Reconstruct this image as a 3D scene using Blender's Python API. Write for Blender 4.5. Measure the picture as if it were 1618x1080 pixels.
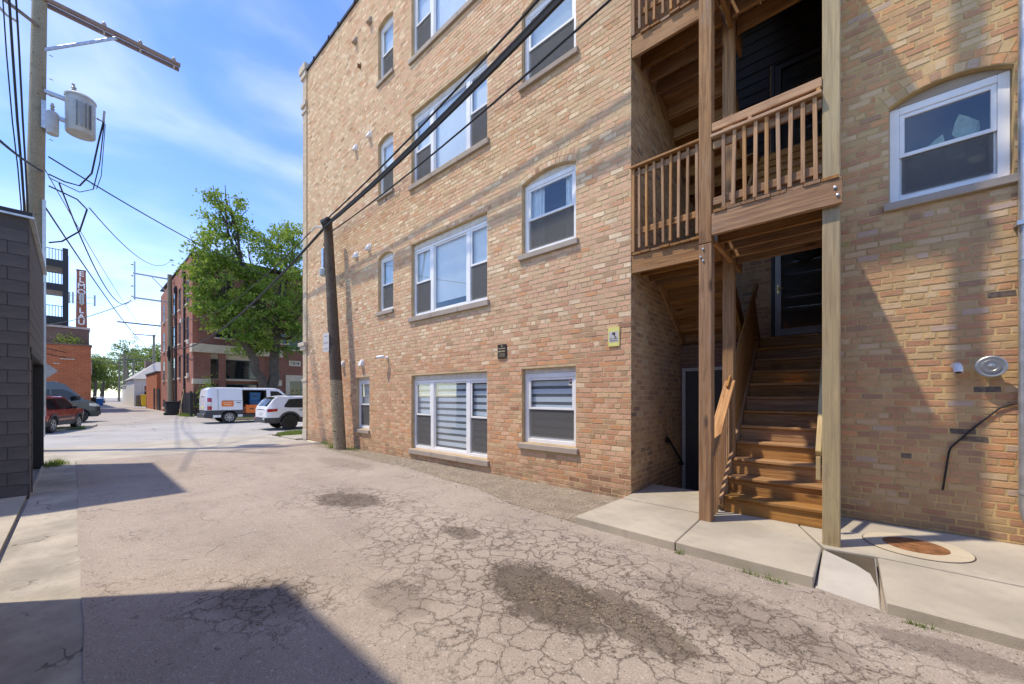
import bpy, bmesh, math, random
import numpy as np
from mathutils import Vector, Matrix
R = math.radians
random.seed(7)
for o in list(bpy.data.objects): bpy.data.objects.remove(o)
SC = bpy.context.scene
COL = SC.collection

# ------------------------------------------------------------------ camera
cd = bpy.data.cameras.new('camera'); cam = bpy.data.objects.new('camera', cd); COL.objects.link(cam)
cam.location = (0, 0, 1.6); cam.rotation_euler = (R(90), 0, R(41.2))
cd.sensor_width = 36; cd.lens = 605 / 1618 * 36; cd.shift_y = 85 / 1618; cd.clip_start = .05; cd.clip_end = 2000
SC.camera = cam
# ------------------------------------------------------------------ sky and sun
SUN = Vector((-1.44, -1.62, 4.35)).normalized()
EL = math.asin(SUN.z); AZ = math.atan2(SUN.x, SUN.y)
w = bpy.data.worlds.new('World'); SC.world = w; w.use_nodes = True
nt = w.node_tree; nt.nodes.clear()
wo = nt.nodes.new('ShaderNodeOutputWorld'); bg = nt.nodes.new('ShaderNodeBackground')
sky = nt.nodes.new('ShaderNodeTexSky'); sky.sky_type = 'NISHITA'; sky.sun_disc = False
sky.sun_elevation = EL; sky.sun_rotation = AZ; sky.air_density = 1.0; sky.dust_density = .0; sky.air_density = .9; sky.ozone_density = 2.2; sky.altitude = 0
bg.inputs['Strength'].default_value = .15
tc = nt.nodes.new('ShaderNodeTexCoord'); mp = nt.nodes.new('ShaderNodeMapping')
mp.inputs['Scale'].default_value = (1.1, 1.7, 4.2); mp.inputs['Rotation'].default_value = (0, R(14), R(30)); mp.inputs['Location'].default_value = (.35, .2, .1)
nz = nt.nodes.new('ShaderNodeTexNoise'); nz.inputs['Scale'].default_value = 1.5; nz.inputs['Detail'].default_value = 5; nz.inputs['Roughness'].default_value = .5; nz.inputs['Distortion'].default_value = .5
cr = nt.nodes.new('ShaderNodeMapRange'); cr.inputs['From Min'].default_value = .40; cr.inputs['From Max'].default_value = .80; cr.interpolation_type = 'SMOOTHSTEP'
cr.inputs['To Max'].default_value = .26
mx = nt.nodes.new('ShaderNodeMix'); mx.data_type = 'RGBA'; mx.inputs['B'].default_value = (7.2, 7.0, 6.9, 1)
nt.links.new(tc.outputs['Generated'], mp.inputs['Vector']); nt.links.new(mp.outputs[0], nz.inputs['Vector'])
nt.links.new(nz.outputs['Fac'], cr.inputs['Value']); nt.links.new(cr.outputs[0], mx.inputs['Factor'])
hs_ = nt.nodes.new('ShaderNodeHueSaturation'); hs_.inputs['Saturation'].default_value = 1.16; hs_.inputs['Hue'].default_value = .513; nt.links.new(sky.outputs[0], hs_.inputs['Color']); nt.links.new(hs_.outputs[0], mx.inputs['A']); nt.links.new(mx.outputs['Result'], bg.inputs['Color']); nt.links.new(bg.outputs[0], wo.inputs[0])
sd = bpy.data.lights.new('sun', 'SUN'); sd.energy = 2.2; sd.angle = R(1.3); sd.color = (1, .885, .71)
sun = bpy.data.objects.new('sun', sd); COL.objects.link(sun); sun.rotation_euler = SUN.to_track_quat('Z', 'Y').to_euler(); sun.location = (0, 0, 30)
SC.view_settings.view_transform = 'Standard'; SC.view_settings.look = 'None'; SC.view_settings.gamma = 1; SC.view_settings.exposure = 1.1
SC.render.engine = 'CYCLES'

# ------------------------------------------------------------------ material helpers
class G:
    def __init__(s, name):
        s.m = bpy.data.materials.new(name); s.m.use_nodes = True; s.t = s.m.node_tree; s.t.nodes.clear()
        s.out = s.t.nodes.new('ShaderNodeOutputMaterial')
    def put(s, inp, v):
        if hasattr(v, 'is_output'): s.t.links.new(v, inp)
        else:
            if isinstance(v, (tuple, list)) and len(v) == 3 and inp.type == 'RGBA': v = (*v, 1)
            inp.default_value = v
    def n(s, typ, ins=None, **props):
        nd = s.t.nodes.new('ShaderNode' + typ)
        for k, v in props.items(): setattr(nd, k, v)
        for k, v in (ins or {}).items(): s.put(nd.inputs[k], v)
        return nd
    def math(s, op, a, b=0., clamp=False):
        nd = s.n('Math', {0: a, 1: b}, operation=op); nd.use_clamp = clamp; return nd.outputs[0]
    def mix(s, f, a, b, blend='MIX'):
        nd = s.n('Mix', data_type='RGBA', blend_type=blend); s.put(nd.inputs['Factor'], f); s.put(nd.inputs['A'], a); s.put(nd.inputs['B'], b); return nd.outputs['Result']
    def rng(s, v, a, b, c=0., d=1., smooth=True):
        return s.n('MapRange', {'Value': v, 'From Min': a, 'From Max': b, 'To Min': c, 'To Max': d}, interpolation_type='SMOOTHSTEP' if smooth else 'LINEAR').outputs[0]
    def coord(s, which='Object', scale=(1, 1, 1), loc=(0, 0, 0), rot=(0, 0, 0)):
        c = s.n('TexCoord').outputs[which]
        return s.n('Mapping', {'Vector': c, 'Scale': scale, 'Location': loc, 'Rotation': rot}).outputs[0]
    def noise(s, vec, scale, detail=3, rough=.55, dist=0, out='Fac'):
        return s.n('TexNoise', {'Vector': vec, 'Scale': scale, 'Detail': detail, 'Roughness': rough, 'Distortion': dist}).outputs[out]
    def bsdf(s, col, rough=.8, metal=0., bump=None, bstr=.3, bdist=.02, **kw):
        b = s.n('BsdfPrincipled'); s.put(b.inputs['Base Color'], col); s.put(b.inputs['Roughness'], rough); s.put(b.inputs['Metallic'], metal)
        for k, v in kw.items(): s.put(b.inputs[k.replace('_', ' ')], v)
        if bump is not None:
            bn = s.n('Bump', {'Height': bump, 'Strength': bstr, 'Distance': bdist}); s.t.links.new(bn.outputs[0], b.inputs['Normal'])
        s.t.links.new(b.outputs[0], s.out.inputs[0]); return s.m
def scl(c, k): return tuple(x * k for x in c)

def plain(name, col, rough=.6, metal=0., var=.18, scale=6., bump=.15, coat=0.):
    g = G(name); v = g.coord('Object'); a = g.noise(v, scale, 5); f = g.noise(v, scale * 14, 2)
    c = g.mix(g.rng(a, .3, .7), scl(col, 1 - var), scl(col, 1 + var))
    return g.bsdf(c, g.rng(a, .3, .7, rough * .88, min(1, rough * 1.1)), metal, bump=f if bump else None, bstr=bump, bdist=.01, Coat_Weight=coat)
def wood(name, c1, c2, c3, rough=.75):
    g = G(name); oi = g.n('ObjectInfo').outputs['Random']
    off = g.n('CombineXYZ', {0: g.math('MULTIPLY', oi, 37.), 1: g.math('MULTIPLY', oi, 11.), 2: g.math('MULTIPLY', oi, 5.)}).outputs[0]
    c = g.n('TexCoord').outputs['Object']; v = g.n('VectorMath', {0: c, 1: off}, operation='ADD').outputs[0]
    gr = g.noise(g.n('Mapping', {'Vector': v, 'Scale': (1.1, 26, 26)}).outputs[0], 1.6, 5, .6, .6)
    fine = g.noise(g.n('Mapping', {'Vector': v, 'Scale': (3, 130, 130)}).outputs[0], 2., 3)
    big = g.noise(g.n('Mapping', {'Vector': v, 'Scale': (1, 3, 3)}).outputs[0], 1.3, 4)
    kn = g.n('TexVoronoi', {'Vector': g.n('Mapping', {'Vector': v, 'Scale': (1.5, 5, 5)}).outputs[0], 'Scale': 1.}).outputs['Distance']
    col = g.mix(g.rng(gr, .3, .72), c1, c2); col = g.mix(g.rng(big, .42, .7, 0, .75), col, c3)
    col = g.mix(g.rng(kn, .17, .05, 0, .85), col, scl(c1, .4)); wt = g.noise(g.n('Mapping', {'Vector': v, 'Scale': (.7, 2, 2)}).outputs[0], 2.1, 5, .7); col = g.mix(g.rng(wt, .56, .74, 0, .5), col, (.30, .255, .20)); col = g.mix(g.rng(wt, .42, .27, 0, .5), col, scl(c1, .5))
    col = g.mix(g.rng(fine, .55, .75, 0, .35), col, scl(c1, .55))
    hs = g.n('HueSaturation', {'Color': col, 'Value': g.rng(oi, 0, 1, .8, 1.18, False), 'Saturation': g.rng(g.math('FRACT', g.math('MULTIPLY', oi, 7.3)), 0, 1, .85, 1.1, False)}).outputs[0]
    return g.bsdf(hs, max(rough, .85), bump=g.math('ADD', gr, g.math('MULTIPLY', fine, .6)), bstr=.45, bdist=.006)
def attr_brick(name, rough=.9):
    g = G(name); a = g.n('Attribute', attribute_name='bc').outputs['Color']; v = g.n('NewGeometry').outputs['Position']; z = g.n('SeparateXYZ', {0: v}).outputs[2]
    n1 = g.noise(v, 30, 5, .7); n2 = g.noise(v, .8, 5, .6); n3 = g.noise(v, 150, 3, .7); n4 = g.noise(v, 3.1, 5, .65)
    st = g.noise(g.n('Mapping', {'Vector': v, 'Scale': (5, 5, .35)}).outputs[0], 1.2, 4, .6)
    c = g.mix(g.rng(n1, .36, .72, 0, .6), a, g.mix(.55, a, (.52, .40, .28)))
    c = g.mix(g.rng(n3, .55, .7, 0, .5), c, g.mix(.6, a, (.07, .05, .035)))
    c = g.mix(g.rng(n2, .48, .72, 0, .42), c, (.56, .395, .215))
    c = g.mix(g.rng(n4, .58, .75, 0, .45), c, g.mix(.5, a, (.16, .105, .07)))
    c = g.mix(g.rng(st, .55, .75, 0, .35), c, g.mix(.55, a, (.20, .135, .085)))
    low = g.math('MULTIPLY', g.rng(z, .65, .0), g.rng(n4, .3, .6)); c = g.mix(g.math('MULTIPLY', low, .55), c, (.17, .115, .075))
    return g.bsdf(c, rough, bump=g.math('ADD', n1, g.math('MULTIPLY', n3, .6)), bstr=.8, bdist=.008)
def far_brick(name, c1, c2, mort, sc=1., bw=.23, bh=.075):
    g = G(name); p = g.n('NewGeometry'); s = g.n('SeparateXYZ', {0: p.outputs['Position']})
    u = g.math('ADD', s.outputs[0], s.outputs[1]); v = g.n('CombineXYZ', {0: u, 1: s.outputs[2]}).outputs[0]
    b = g.n('TexBrick', {'Vector': v, 'Color1': c1, 'Color2': c2, 'Mortar': mort, 'Scale': sc, 'Mortar Size': .011, 'Brick Width': bw, 'Row Height': bh, 'Bias': -.1})
    n = g.noise(p.outputs['Position'], .7, 4)
    c = g.mix(g.rng(n, .3, .7, 0, .3), b.outputs['Color'], scl(c1, .6))
    return g.bsdf(c, .9, bump=b.outputs['Fac'], bstr=-.3, bdist=.01)
def glass(name, tint=(.93, .96, .96), boost=1.):
    g = G(name); fc = g.n('LayerWeight', {'Blend': .5}).outputs['Facing']; fr = g.math('ADD', g.math('MULTIPLY', g.math('POWER', fc, 3.4), .7 * boost), .06, True)
    tr = g.n('BsdfTransparent', {'Color': (*tint, 1)}); gl = g.n('BsdfGlossy', {'Color': (1, .97, .93, 1), 'Roughness': .012})
    m = g.n('MixShader', {0: fr}); g.t.links.new(tr.outputs[0], m.inputs[1]); g.t.links.new(gl.outputs[0], m.inputs[2]); g.t.links.new(m.outputs[0], g.out.inputs[0]); return g.m
def mesh_screen(name):
    g = G(name); tr = g.n('BsdfTransparent', {'Color': (.8, .8, .8, 1)}); d = g.n('BsdfDiffuse', {'Color': (.19, .185, .175, 1)})
    m = g.n('MixShader', {0: .5}); g.t.links.new(tr.outputs[0], m.inputs[1]); g.t.links.new(d.outputs[0], m.inputs[2]); g.t.links.new(m.outputs[0], g.out.inputs[0]); return g.m
def foliage(name, c1, c2):
    g = G(name); a = g.n('Attribute', attribute_name='lc').outputs['Fac']
    col = g.mix(a, c1, c2); b = g.n('BsdfPrincipled', {'Base Color': col, 'Roughness': .55})
    t = g.n('BsdfTranslucent', {'Color': g.mix(.5, col, (.32, .42, .04))}); m = g.n('MixShader', {0: .45})
    g.t.links.new(b.outputs[0], m.inputs[1]); g.t.links.new(t.outputs[0], m.inputs[2]); g.t.links.new(m.outputs[0], g.out.inputs[0]); return g.m
def concrete(name, col, var=.16, crack=0., spotty=.4, sc=1.):
    g = G(name); v = g.n('NewGeometry').outputs['Position']
    a = g.noise(v, .9 * sc, 5, .6); b = g.noise(v, 7 * sc, 5, .6); f = g.noise(v, 120, 2); e = g.noise(v, 38, 3)
    c = g.mix(g.rng(a, .3, .7), scl(col, 1 - var), scl(col, 1 + var * .7)); c = g.mix(g.rng(b, .5, .75, 0, spotty), c, scl(col, .72))
    c = g.mix(g.rng(f, .58, .72, 0, .4), c, scl(col, .55))
    h = g.math('ADD', g.math('MULTIPLY', e, .6), f)
    if crack:
        d = g.n('VectorMath', {0: v, 1: g.n('VectorMath', {0: g.noise(v, 2.4, 4, out='Color'), 'Scale': .5}, operation='SCALE').outputs[0]}, operation='ADD').outputs[0]
        k = g.n('TexVoronoi', {'Vector': d, 'Scale': crack}, feature='DISTANCE_TO_EDGE').outputs['Distance']
        km = g.math('MULTIPLY', g.rng(k, .012, .003), g.rng(g.noise(v, 1.3, 2), .48, .6)); c = g.mix(g.math('MULTIPLY', km, .8), c, scl(col, .25)); h = g.math('SUBTRACT', h, g.math('MULTIPLY', km, 2.))
    return g.bsdf(c, .9, bump=h, bstr=.4, bdist=.006)
def asphalt():
    g = G('aged_asphalt'); v = g.n('NewGeometry').outputs['Position']; v2 = g.n('VectorMath', {0: v, 1: (1, 1, 0)}, operation='MULTIPLY').outputs[0]
    a = g.noise(v2, .55, 5, .6); b = g.noise(v2, 3.2, 5, .65); f = g.noise(v2, 95, 3, .7); sp = g.n('TexVoronoi', {'Vector': v2, 'Scale': 75.}); 
    tr_k = g.noise(g.n('Mapping', {'Vector': v2, 'Scale': (.10, 1.1, 1)}).outputs[0], 1.3, 4, .6)
    base = g.mix(g.rng(a, .3, .7), (.275, .230, .188), (.375, .318, .262)); base = g.mix(g.rng(b, .45, .75, 0, .55), base, (.215, .172, .132)); base = g.mix(g.rng(tr_k, .38, .66, 0, .5), base, (.40, .34, .28))
    mid_ = g.noise(v2, 22, 4, .7); base = g.mix(g.rng(mid_, .52, .72, 0, .5), base, (.17, .138, .115))
    base = g.mix(g.rng(f, .40, .70, 0, .55), base, (.50, .43, .36)); base = g.mix(g.rng(f, .47, .30, 0, .6), base, (.105, .085, .072))
    base = g.mix(g.rng(sp.outputs['Color'], .78, .98, 0, .6), base, (.60, .54, .48)); base = g.mix(g.rng(sp.outputs['Color'], .16, .04, 0, .6), base, (.075, .06, .052))
    wv = g.n('VectorMath', {0: g.noise(v2, 2.8, 6, .6, out='Color'), 'Scale': .5}, operation='SCALE').outputs[0]
    d = g.n('VectorMath', {0: v2, 1: wv}, operation='ADD').outputs[0]
    def spot(cx, cy, rx, ry, rot=0, soft=.16, amp=1.1):
        q = g.n('Mapping', {'Vector': v2, 'Location': (0, 0, 0)}).outputs[0]
        q = g.n('VectorMath', {0: q, 1: (cx, cy, 0)}, operation='SUBTRACT').outputs[0]
        q = g.n('Mapping', {'Vector': q, 'Rotation': (0, 0, R(-rot)), 'Scale': (1, 1, 1)}).outputs[0]
        q = g.n('VectorMath', {0: q, 1: (1 / rx, 1 / ry, 0)}, operation='MULTIPLY').outputs[0]
        l = g.n('VectorMath', {0: q}, operation='LENGTH').outputs['Value']
        l = g.math('ADD', g.math('ADD', l, g.math('MULTIPLY', g.math('SUBTRACT', b, .5), amp)), g.math('MULTIPLY', g.math('SUBTRACT', mid_, .5), .9))
        return g.rng(l, 1.15, 1.15 - soft * 2)
    # alligator cracking gathers round the worn places
    zones = [(-1.9, 2.6, 2.2, 1.3, 0), (-3.5, .95, .75, .5, 20), (-3.5, 2.7, 1.4, .9, 0), (-5.6, 2.9, 1.5, .8, 10), (-.2, 2.9, 1.6, .8, -10), (-2.2, 3.4, 1.7, .5, 0)]
    zm = None
    for z in zones:
        s = spot(*z, soft=.35); zm = s if zm is None else g.math('MAXIMUM', zm, s)
    kb = g.n('TexVoronoi', {'Vector': d, 'Scale': 1.45}, feature='DISTANCE_TO_EDGE').outputs['Distance']
    ks = g.n('TexVoronoi', {'Vector': d, 'Scale': 5.0, 'Randomness': .95}, feature='DISTANCE_TO_EDGE').outputs['Distance']
    kx = g.n('TexVoronoi', {'Vector': d, 'Scale': 10.}, feature='DISTANCE_TO_EDGE').outputs['Distance']
    brk = g.rng(g.noise(v2, 1.7, 4, .65), .47, .62); brk2 = g.rng(g.noise(v2, 1.0, 5, .65, dist=.3), .48, .66)
    cb = g.math('MULTIPLY', g.rng(kb, .008, .0015), brk)
    c2 = g.math('MULTIPLY', g.rng(ks, .022, .004), g.math('MAXIMUM', zm, g.math('MULTIPLY', brk2, .55)))
    c3 = g.math('MULTIPLY', g.rng(kx, .04, .008), g.math('MULTIPLY', zm, g.rng(g.noise(v2, 2.3, 2), .52, .62)))
    crk = g.math('MAXIMUM', cb, g.math('MAXIMUM', c2, c3), True)
    base = g.mix(g.math('MULTIPLY', g.math('MULTIPLY', g.rng(ks, .11, .0), zm), .5), base, (.15, .112, .085))
    stains = [((-5.78, 2.78, .62, .36, 10), .72), ((-1.85, 2.5, .62, .34, -12), .8), ((-1.15, 2.62, .5, .2, -22), .65), ((-3.4, 2.98, .3, .16, 0), .6), ((-3.5, .97, .45, .26, 20), .35), ((-.6, 3.2, .7, .3, -10), .35), ((-2.7, 1.7, .35, .2, 0), .3), ((-9, 4.2, 1.2, .35, 0), .25), ((.5, 3.6, .4, .15, 0), .45)]
    for s, k in stains: base = g.mix(g.math('MULTIPLY', spot(*s), k), base, (.085, .064, .046))
    wet = g.noise(v2, 5.5, 2); base = g.mix(g.rng(wet, .70, .76, 0, .5), base, (.13, .10, .085))
    base = g.mix(g.math('MULTIPLY', crk, .6), base, (.075, .056, .042))
    h = g.math('SUBTRACT', g.math('ADD', g.math('MULTIPLY', f, .7), g.math('MULTIPLY', b, .8)), g.math('MULTIPLY', crk, 2.2))
    return g.bsdf(base, .92, bump=h, bstr=.6, bdist=.012)

M = {}
M['wood'] = wood('porch_wood', (.17, .075, .022), (.40, .205, .068), (.32, .17, .066))
M['wood_dark'] = wood('stair_wood', (.24, .115, .038), (.48, .26, .095), (.38, .205, .08))
M['wood_pale'] = wood('pale_treated_wood', (.36, .26, .12), (.57, .43, .21), (.48, .39, .20))
M['wood_rail'] = wood('rail_wood', (.26, .125, .048), (.49, .27, .11), (.43, .25, .115))
M['pole'] = wood('pole_wood', (.17, .145, .095), (.33, .295, .205), (.27, .25, .18), .9)
M['pole_dark'] = wood('old_pole_wood', (.055, .038, .026), (.135, .098, .066), (.095, .07, .048), .9)
M['pole_bare'] = wood('peeled_pole_wood', (.12, .085, .045), (.46, .39, .25), (.26, .19, .10), .95)
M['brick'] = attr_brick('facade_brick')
M['mortar'] = plain('buff_mortar', (.54, .395, .22), .95, 0, .14, 5, .5)
M['mortar_ochre'] = plain('ochre_mortar', (.53, .375, .175), .95, 0, .18, 5, .5)
M['stone'] = concrete('limestone', (.39, .325, .255), .1, 0, .25, 3)
M['cream_stone'] = concrete('cream_limestone', (.55, .47, .36), .1, 0, .2, 3)
M['white'] = plain('white_vinyl', (.80, .80, .78), .35, 0, .04, 4, .03)
M['white_paint'] = plain('aged_white_paint', (.60, .55, .46), .55, 0, .12, 6, .1)
M['glass'] = glass('window_glass'); M['screen'] = mesh_screen('insect_screen')
M['dark_glass'] = plain('dark_glazing', (.012, .014, .016), .06, 0, .2, 2, 0)
M['interior'] = plain('room_paint', (.16, .15, .14), .9, 0, .1, 2, 0)
M['blind_light'] = plain('blind_cloth', (.78, .80, .86), .8, 0, .03, 3, .05)
M['blind_sheer'] = plain('sheer_blind_cloth', (.20, .20, .21), .9, 0, .05, 3, .05)
M['blind_white'] = plain('white_slat_blind', (.86, .86, .85), .6, 0, .03, 3, .03)
M['curtain'] = plain('white_curtain', (.70, .72, .72), .9, 0, .08, 12, .1)
M['asphalt'] = asphalt()
M['conc'] = concrete('pale_concrete', (.43, .385, .305), .2, 0, .5)
M['conc_new'] = concrete('new_concrete_patch', (.47, .44, .385), .1, 0, .3)
M['conc_rough'] = concrete('worn_concrete', (.40, .36, .29), .3, 1.0, .7, 1.6)
M['conc_road'] = concrete('road_concrete', (.40, .38, .345), .12, .35, .3, .6)
M['conc_alley'] = concrete('alley_concrete', (.37, .335, .29), .14, .3, .35, .6)
M['wet_stain'] = concrete('damp_concrete', (.085, .066, .042), .3, 0, .5, 2)
M['ring'] = concrete('buff_concrete', (.50, .43, .31), .1, 0, .3, 3)
M['rust'] = plain('rusty_iron', (.24, .105, .038), .85, .1, .35, 14, .6)
M['gravel_bed'] = concrete('dirt', (.27, .22, .16), .25, 0, .6, 4)
M['gravel'] = plain('gravel_stone', (.42, .36, .27), .9, 0, .6, 75, .3)
M['gravel_dark'] = plain('dark_grit', (.24, .19, .135), .9, 0, .7, 30, .3)
M['block'] = plain('grey_painted_block', (.098, .092, .088), .8, 0, .2, 3, .6)
M['block_mortar'] = plain('grey_painted_joint', (.07, .066, .064), .85, 0, .1, 4, .4)
M['dark_metal'] = plain('dark_steel', (.028, .028, .030), .5, .3, .2, 4, .05)
M['door_dark'] = plain('charcoal_door', (.045, .047, .048), .55, 0, .12, 3, .05)
M['galv'] = plain('galvanised_steel', (.52, .54, .55), .38, .75, .12, 8, .08)
M['grey_metal'] = plain('grey_enamel', (.42, .45, .44), .45, .1, .1, 5, .05)
M['alum'] = plain('aluminium_vent', (.33, .345, .345), .45, .6, .1, 8, .05)
M['black'] = plain('black_rubber', (.014, .014, .014), .6, 0, .2, 6, .05)
M['cable'] = plain('cable_jacket', (.018, .017, .017), .7, 0, .3, 3, .05)
M['cable_grey'] = plain('grey_cable', (.10, .10, .105), .6, 0, .2, 3, 0)
M['porcelain'] = plain('grey_porcelain', (.36, .34, .33), .3, 0, .15, 6, 0)
M['xarm'] = wood('crossarm_wood', (.15, .105, .08), (.28, .215, .17), (.22, .17, .14), .9)
M['far_red'] = far_brick('red_far_brick', (.30, .092, .052), (.37, .125, .07), (.30, .17, .12))
M['far_dkred'] = far_brick('dark_red_far_brick', (.19, .055, .036), (.26, .08, .048), (.28, .20, .16), 1., .23, .085)
M['far_orange'] = far_brick('orange_far_brick', (.44, .135, .052), (.52, .17, .07), (.48, .29, .18), 1., .45, .2)
M['far_brown'] = far_brick('brown_far_brick', (.20, .11, .08), (.25, .145, .105), (.27, .21, .17))
M['far_buff'] = far_brick('buff_far_brick', (.42, .32, .21), (.48, .37, .25), (.45, .38, .28))
M['siding'] = plain('white_siding', (.62, .60, .55), .7, 0, .06, 2, .05)
M['shingle'] = plain('grey_shingle', (.40, .38, .35), .95, 0, .2, 8, .4)
M['fence_wood'] = wood('grey_fence_wood', (.13, .10, .065), (.24, .195, .13), (.2, .16, .11), .9)
M['yellow'] = plain('yellow_plastic', (.72, .47, .02), .5, 0, .06, 4, .03)
M['blue'] = plain('blue_plastic', (.02, .17, .52), .5, 0, .08, 4, .03)
M['blue_dull'] = plain('dull_blue_plastic', (.025, .12, .27), .6, 0, .2, 4, .03)
M['orange'] = plain('orange_plastic', (.80, .19, .03), .5, 0, .05, 4, .03)
M['black_plastic'] = plain('black_plastic', (.02, .02, .021), .55, 0, .15, 4, .05)
M['bark'] = plain('bark', (.085, .068, .052), .95, 0, .35, 5, .8)
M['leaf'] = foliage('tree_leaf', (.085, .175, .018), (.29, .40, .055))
M['leaf_far'] = foliage('far_leaf', (.075, .125, .03), (.16, .20, .055))
M['grass'] = foliage('grass_blade', (.07, .13, .018), (.20, .26, .05))
M['paint_white'] = plain('white_car_paint', (.78, .79, .80), .25, 0, .02, 2, 0, .6)
M['paint_red'] = plain('red_car_paint', (.30, .022, .022), .25, .1, .05, 2, 0, .8)
M['paint_grey'] = plain('dark_grey_car_paint', (.045, .050, .058), .25, .3, .05, 2, 0, .8)
M['cladding'] = plain('grey_plastic_cladding', (.055, .056, .058), .65, 0, .1, 5, .05)
M['rim'] = plain('alloy_rim', (.42, .43, .44), .35, .7, .08, 4, 0)
M['rim_dark'] = plain('dark_alloy_rim', (.02, .02, .02), .35, .3, .1, 4, 0)
M['red_lens'] = plain('red_lens', (.42, .01, .015), .15, 0, .05, 4, 0, .5)
M['clear_lens'] = plain('clear_lens', (.62, .62, .60), .15, .1, .05, 4, 0, .5)
M['sign_white'] = plain('weathered_sign_sheet', (.55, .52, .48), .6, 0, .12, 20, .05)
M['ink'] = plain('dark_ink', (.06, .055, .06), .7, 0, .1, 4, 0)
M['ink_faint'] = plain('faded_ink', (.34, .31, .32), .7, 0, .1, 4, 0)
M['sign_yellow'] = plain('yellow_sign_sheet', (.72, .68, .20), .5, 0, .06, 5, 0)
M['gold'] = plain('gold_lettering', (.58, .46, .25), .4, .2, .05, 4, 0)
M['plaque'] = plain('black_plaque_sheet', (.030, .021, .012), .35, 0, .1, 4, 0)
M['pale_orange'] = plain('pale_lettering', (.85, .60, .42), .6, 0, .05, 4, 0)
M['brass'] = plain('brass', (.55, .40, .15), .3, .9, .1, 4, 0)

# ------------------------------------------------------------------ object helpers
def link(o, parent=None, world=False):
    COL.objects.link(o)
    if parent is not None:
        o.parent = parent
        if world: o.matrix_parent_inverse = wm(parent).inverted()
    return o
def wm(p):
    return p.matrix_basis.copy() if p.parent is None else wm(p.parent) @ p.matrix_parent_inverse @ p.matrix_basis
def tag(o, label=None, cat=None, group=None, kind=None):
    if label: o['label'] = label
    if cat: o['category'] = cat
    if group: o['group'] = group
    if kind: o['kind'] = kind
    return o
def thing(name, loc=(0, 0, 0), label=None, cat=None, group=None, rz=0.):
    o = bpy.data.objects.new(name, None); o.empty_display_size = .2; o.location = loc; o.rotation_euler = (0, 0, rz); COL.objects.link(o); return tag(o, label, cat, group)
class MB:
    def __init__(s): s.v = []; s.f = []
    def quad(s, *p):
        n = len(s.v); s.v += [tuple(q) for q in p]; s.f.append(tuple(range(n, n + len(p)))); return s
    def box(s, x0, x1, y0, y1, z0, z1):
        n = len(s.v); s.v += [(x0, y0, z0), (x1, y0, z0), (x1, y1, z0), (x0, y1, z0), (x0, y0, z1), (x1, y0, z1), (x1, y1, z1), (x0, y1, z1)]
        s.f += [tuple(n + i for i in q) for q in ((0, 3, 2, 1), (4, 5, 6, 7), (0, 1, 5, 4), (1, 2, 6, 5), (2, 3, 7, 6), (3, 0, 4, 7))]; return s
    def hexa(s, p):
        n = len(s.v); s.v += [tuple(q) for q in p]
        s.f += [tuple(n + i for i in q) for q in ((0, 3, 2, 1), (4, 5, 6, 7), (0, 1, 5, 4), (1, 2, 6, 5), (2, 3, 7, 6), (3, 0, 4, 7))]; return s
    def tube(s, pts, r, seg=8, cap=True):
        pts = [Vector(p) for p in pts]; rr = r if isinstance(r, (list, tuple)) else [r] * len(pts); n0 = len(s.v); up = None
        for i, p in enumerate(pts):
            d = (pts[min(i + 1, len(pts) - 1)] - pts[max(i - 1, 0)]).normalized()
            if up is None: up = d.orthogonal().normalized()
            up = (up - d * up.dot(d)); up = up.normalized() if up.length > 1e-5 else d.orthogonal().normalized()
            b = d.cross(up)
            for k in range(seg):
                a = 2 * math.pi * k / seg; s.v.append(tuple(p + (up * math.cos(a) + b * math.sin(a)) * rr[i]))
        for i in range(len(pts) - 1):
            for k in range(seg):
                k2 = (k + 1) % seg; s.f.append((n0 + i * seg + k, n0 + i * seg + k2, n0 + (i + 1) * seg + k2, n0 + (i + 1) * seg + k))
        if cap: s.f.append(tuple(n0 + k for k in reversed(range(seg)))); s.f.append(tuple(n0 + (len(pts) - 1) * seg + k for k in range(seg)))
        return s
    def lathe(s, c, axis, prof, seg=20):
        c = Vector(c); ax = Vector(axis).normalized(); u = ax.orthogonal().normalized(); b = ax.cross(u); n0 = len(s.v); m = len(prof)
        for r, h in prof:
            for k in range(seg):
                a = 2 * math.pi * k / seg; s.v.append(tuple(c + ax * h + (u * math.cos(a) + b * math.sin(a)) * r))
        for i in range(m - 1):
            for k in range(seg):
                k2 = (k + 1) % seg; s.f.append((n0 + i * seg + k, n0 + i * seg + k2, n0 + (i + 1) * seg + k2, n0 + (i + 1) * seg + k))
        s.f.append(tuple(n0 + k for k in reversed(range(seg)))); s.f.append(tuple(n0 + (m - 1) * seg + k for k in range(seg))); return s
    def mesh(s, name, mat, smooth=False, bevel=0.):
        me = bpy.data.meshes.new(name); me.from_pydata(s.v, [], s.f); me.materials.append(mat); me.validate()
        if bevel:
            bm = bmesh.new(); bm.from_mesh(me); bmesh.ops.recalc_face_normals(bm, faces=bm.faces)
            bmesh.ops.bevel(bm, geom=[e for e in bm.edges if e.is_manifold and e.calc_face_angle(0) > .5], offset=bevel, segments=1, affect='EDGES', clamp_overlap=True); bm.to_mesh(me); bm.free()
        if smooth:
            for p in me.polygons: p.use_smooth = True
            me.set_sharp_from_angle(angle=R(38))
        return me
    def build(s, name, mat, parent=None, smooth=False, bevel=0., world=True):
        return link(bpy.data.objects.new(name, s.mesh(name, mat, smooth, bevel)), parent, world)
def B(name, mat, parent, *boxes, bevel=0.):
    m = MB()
    for b in boxes: m.box(*b)
    return m.build(name, mat, parent, bevel=bevel)
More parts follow.
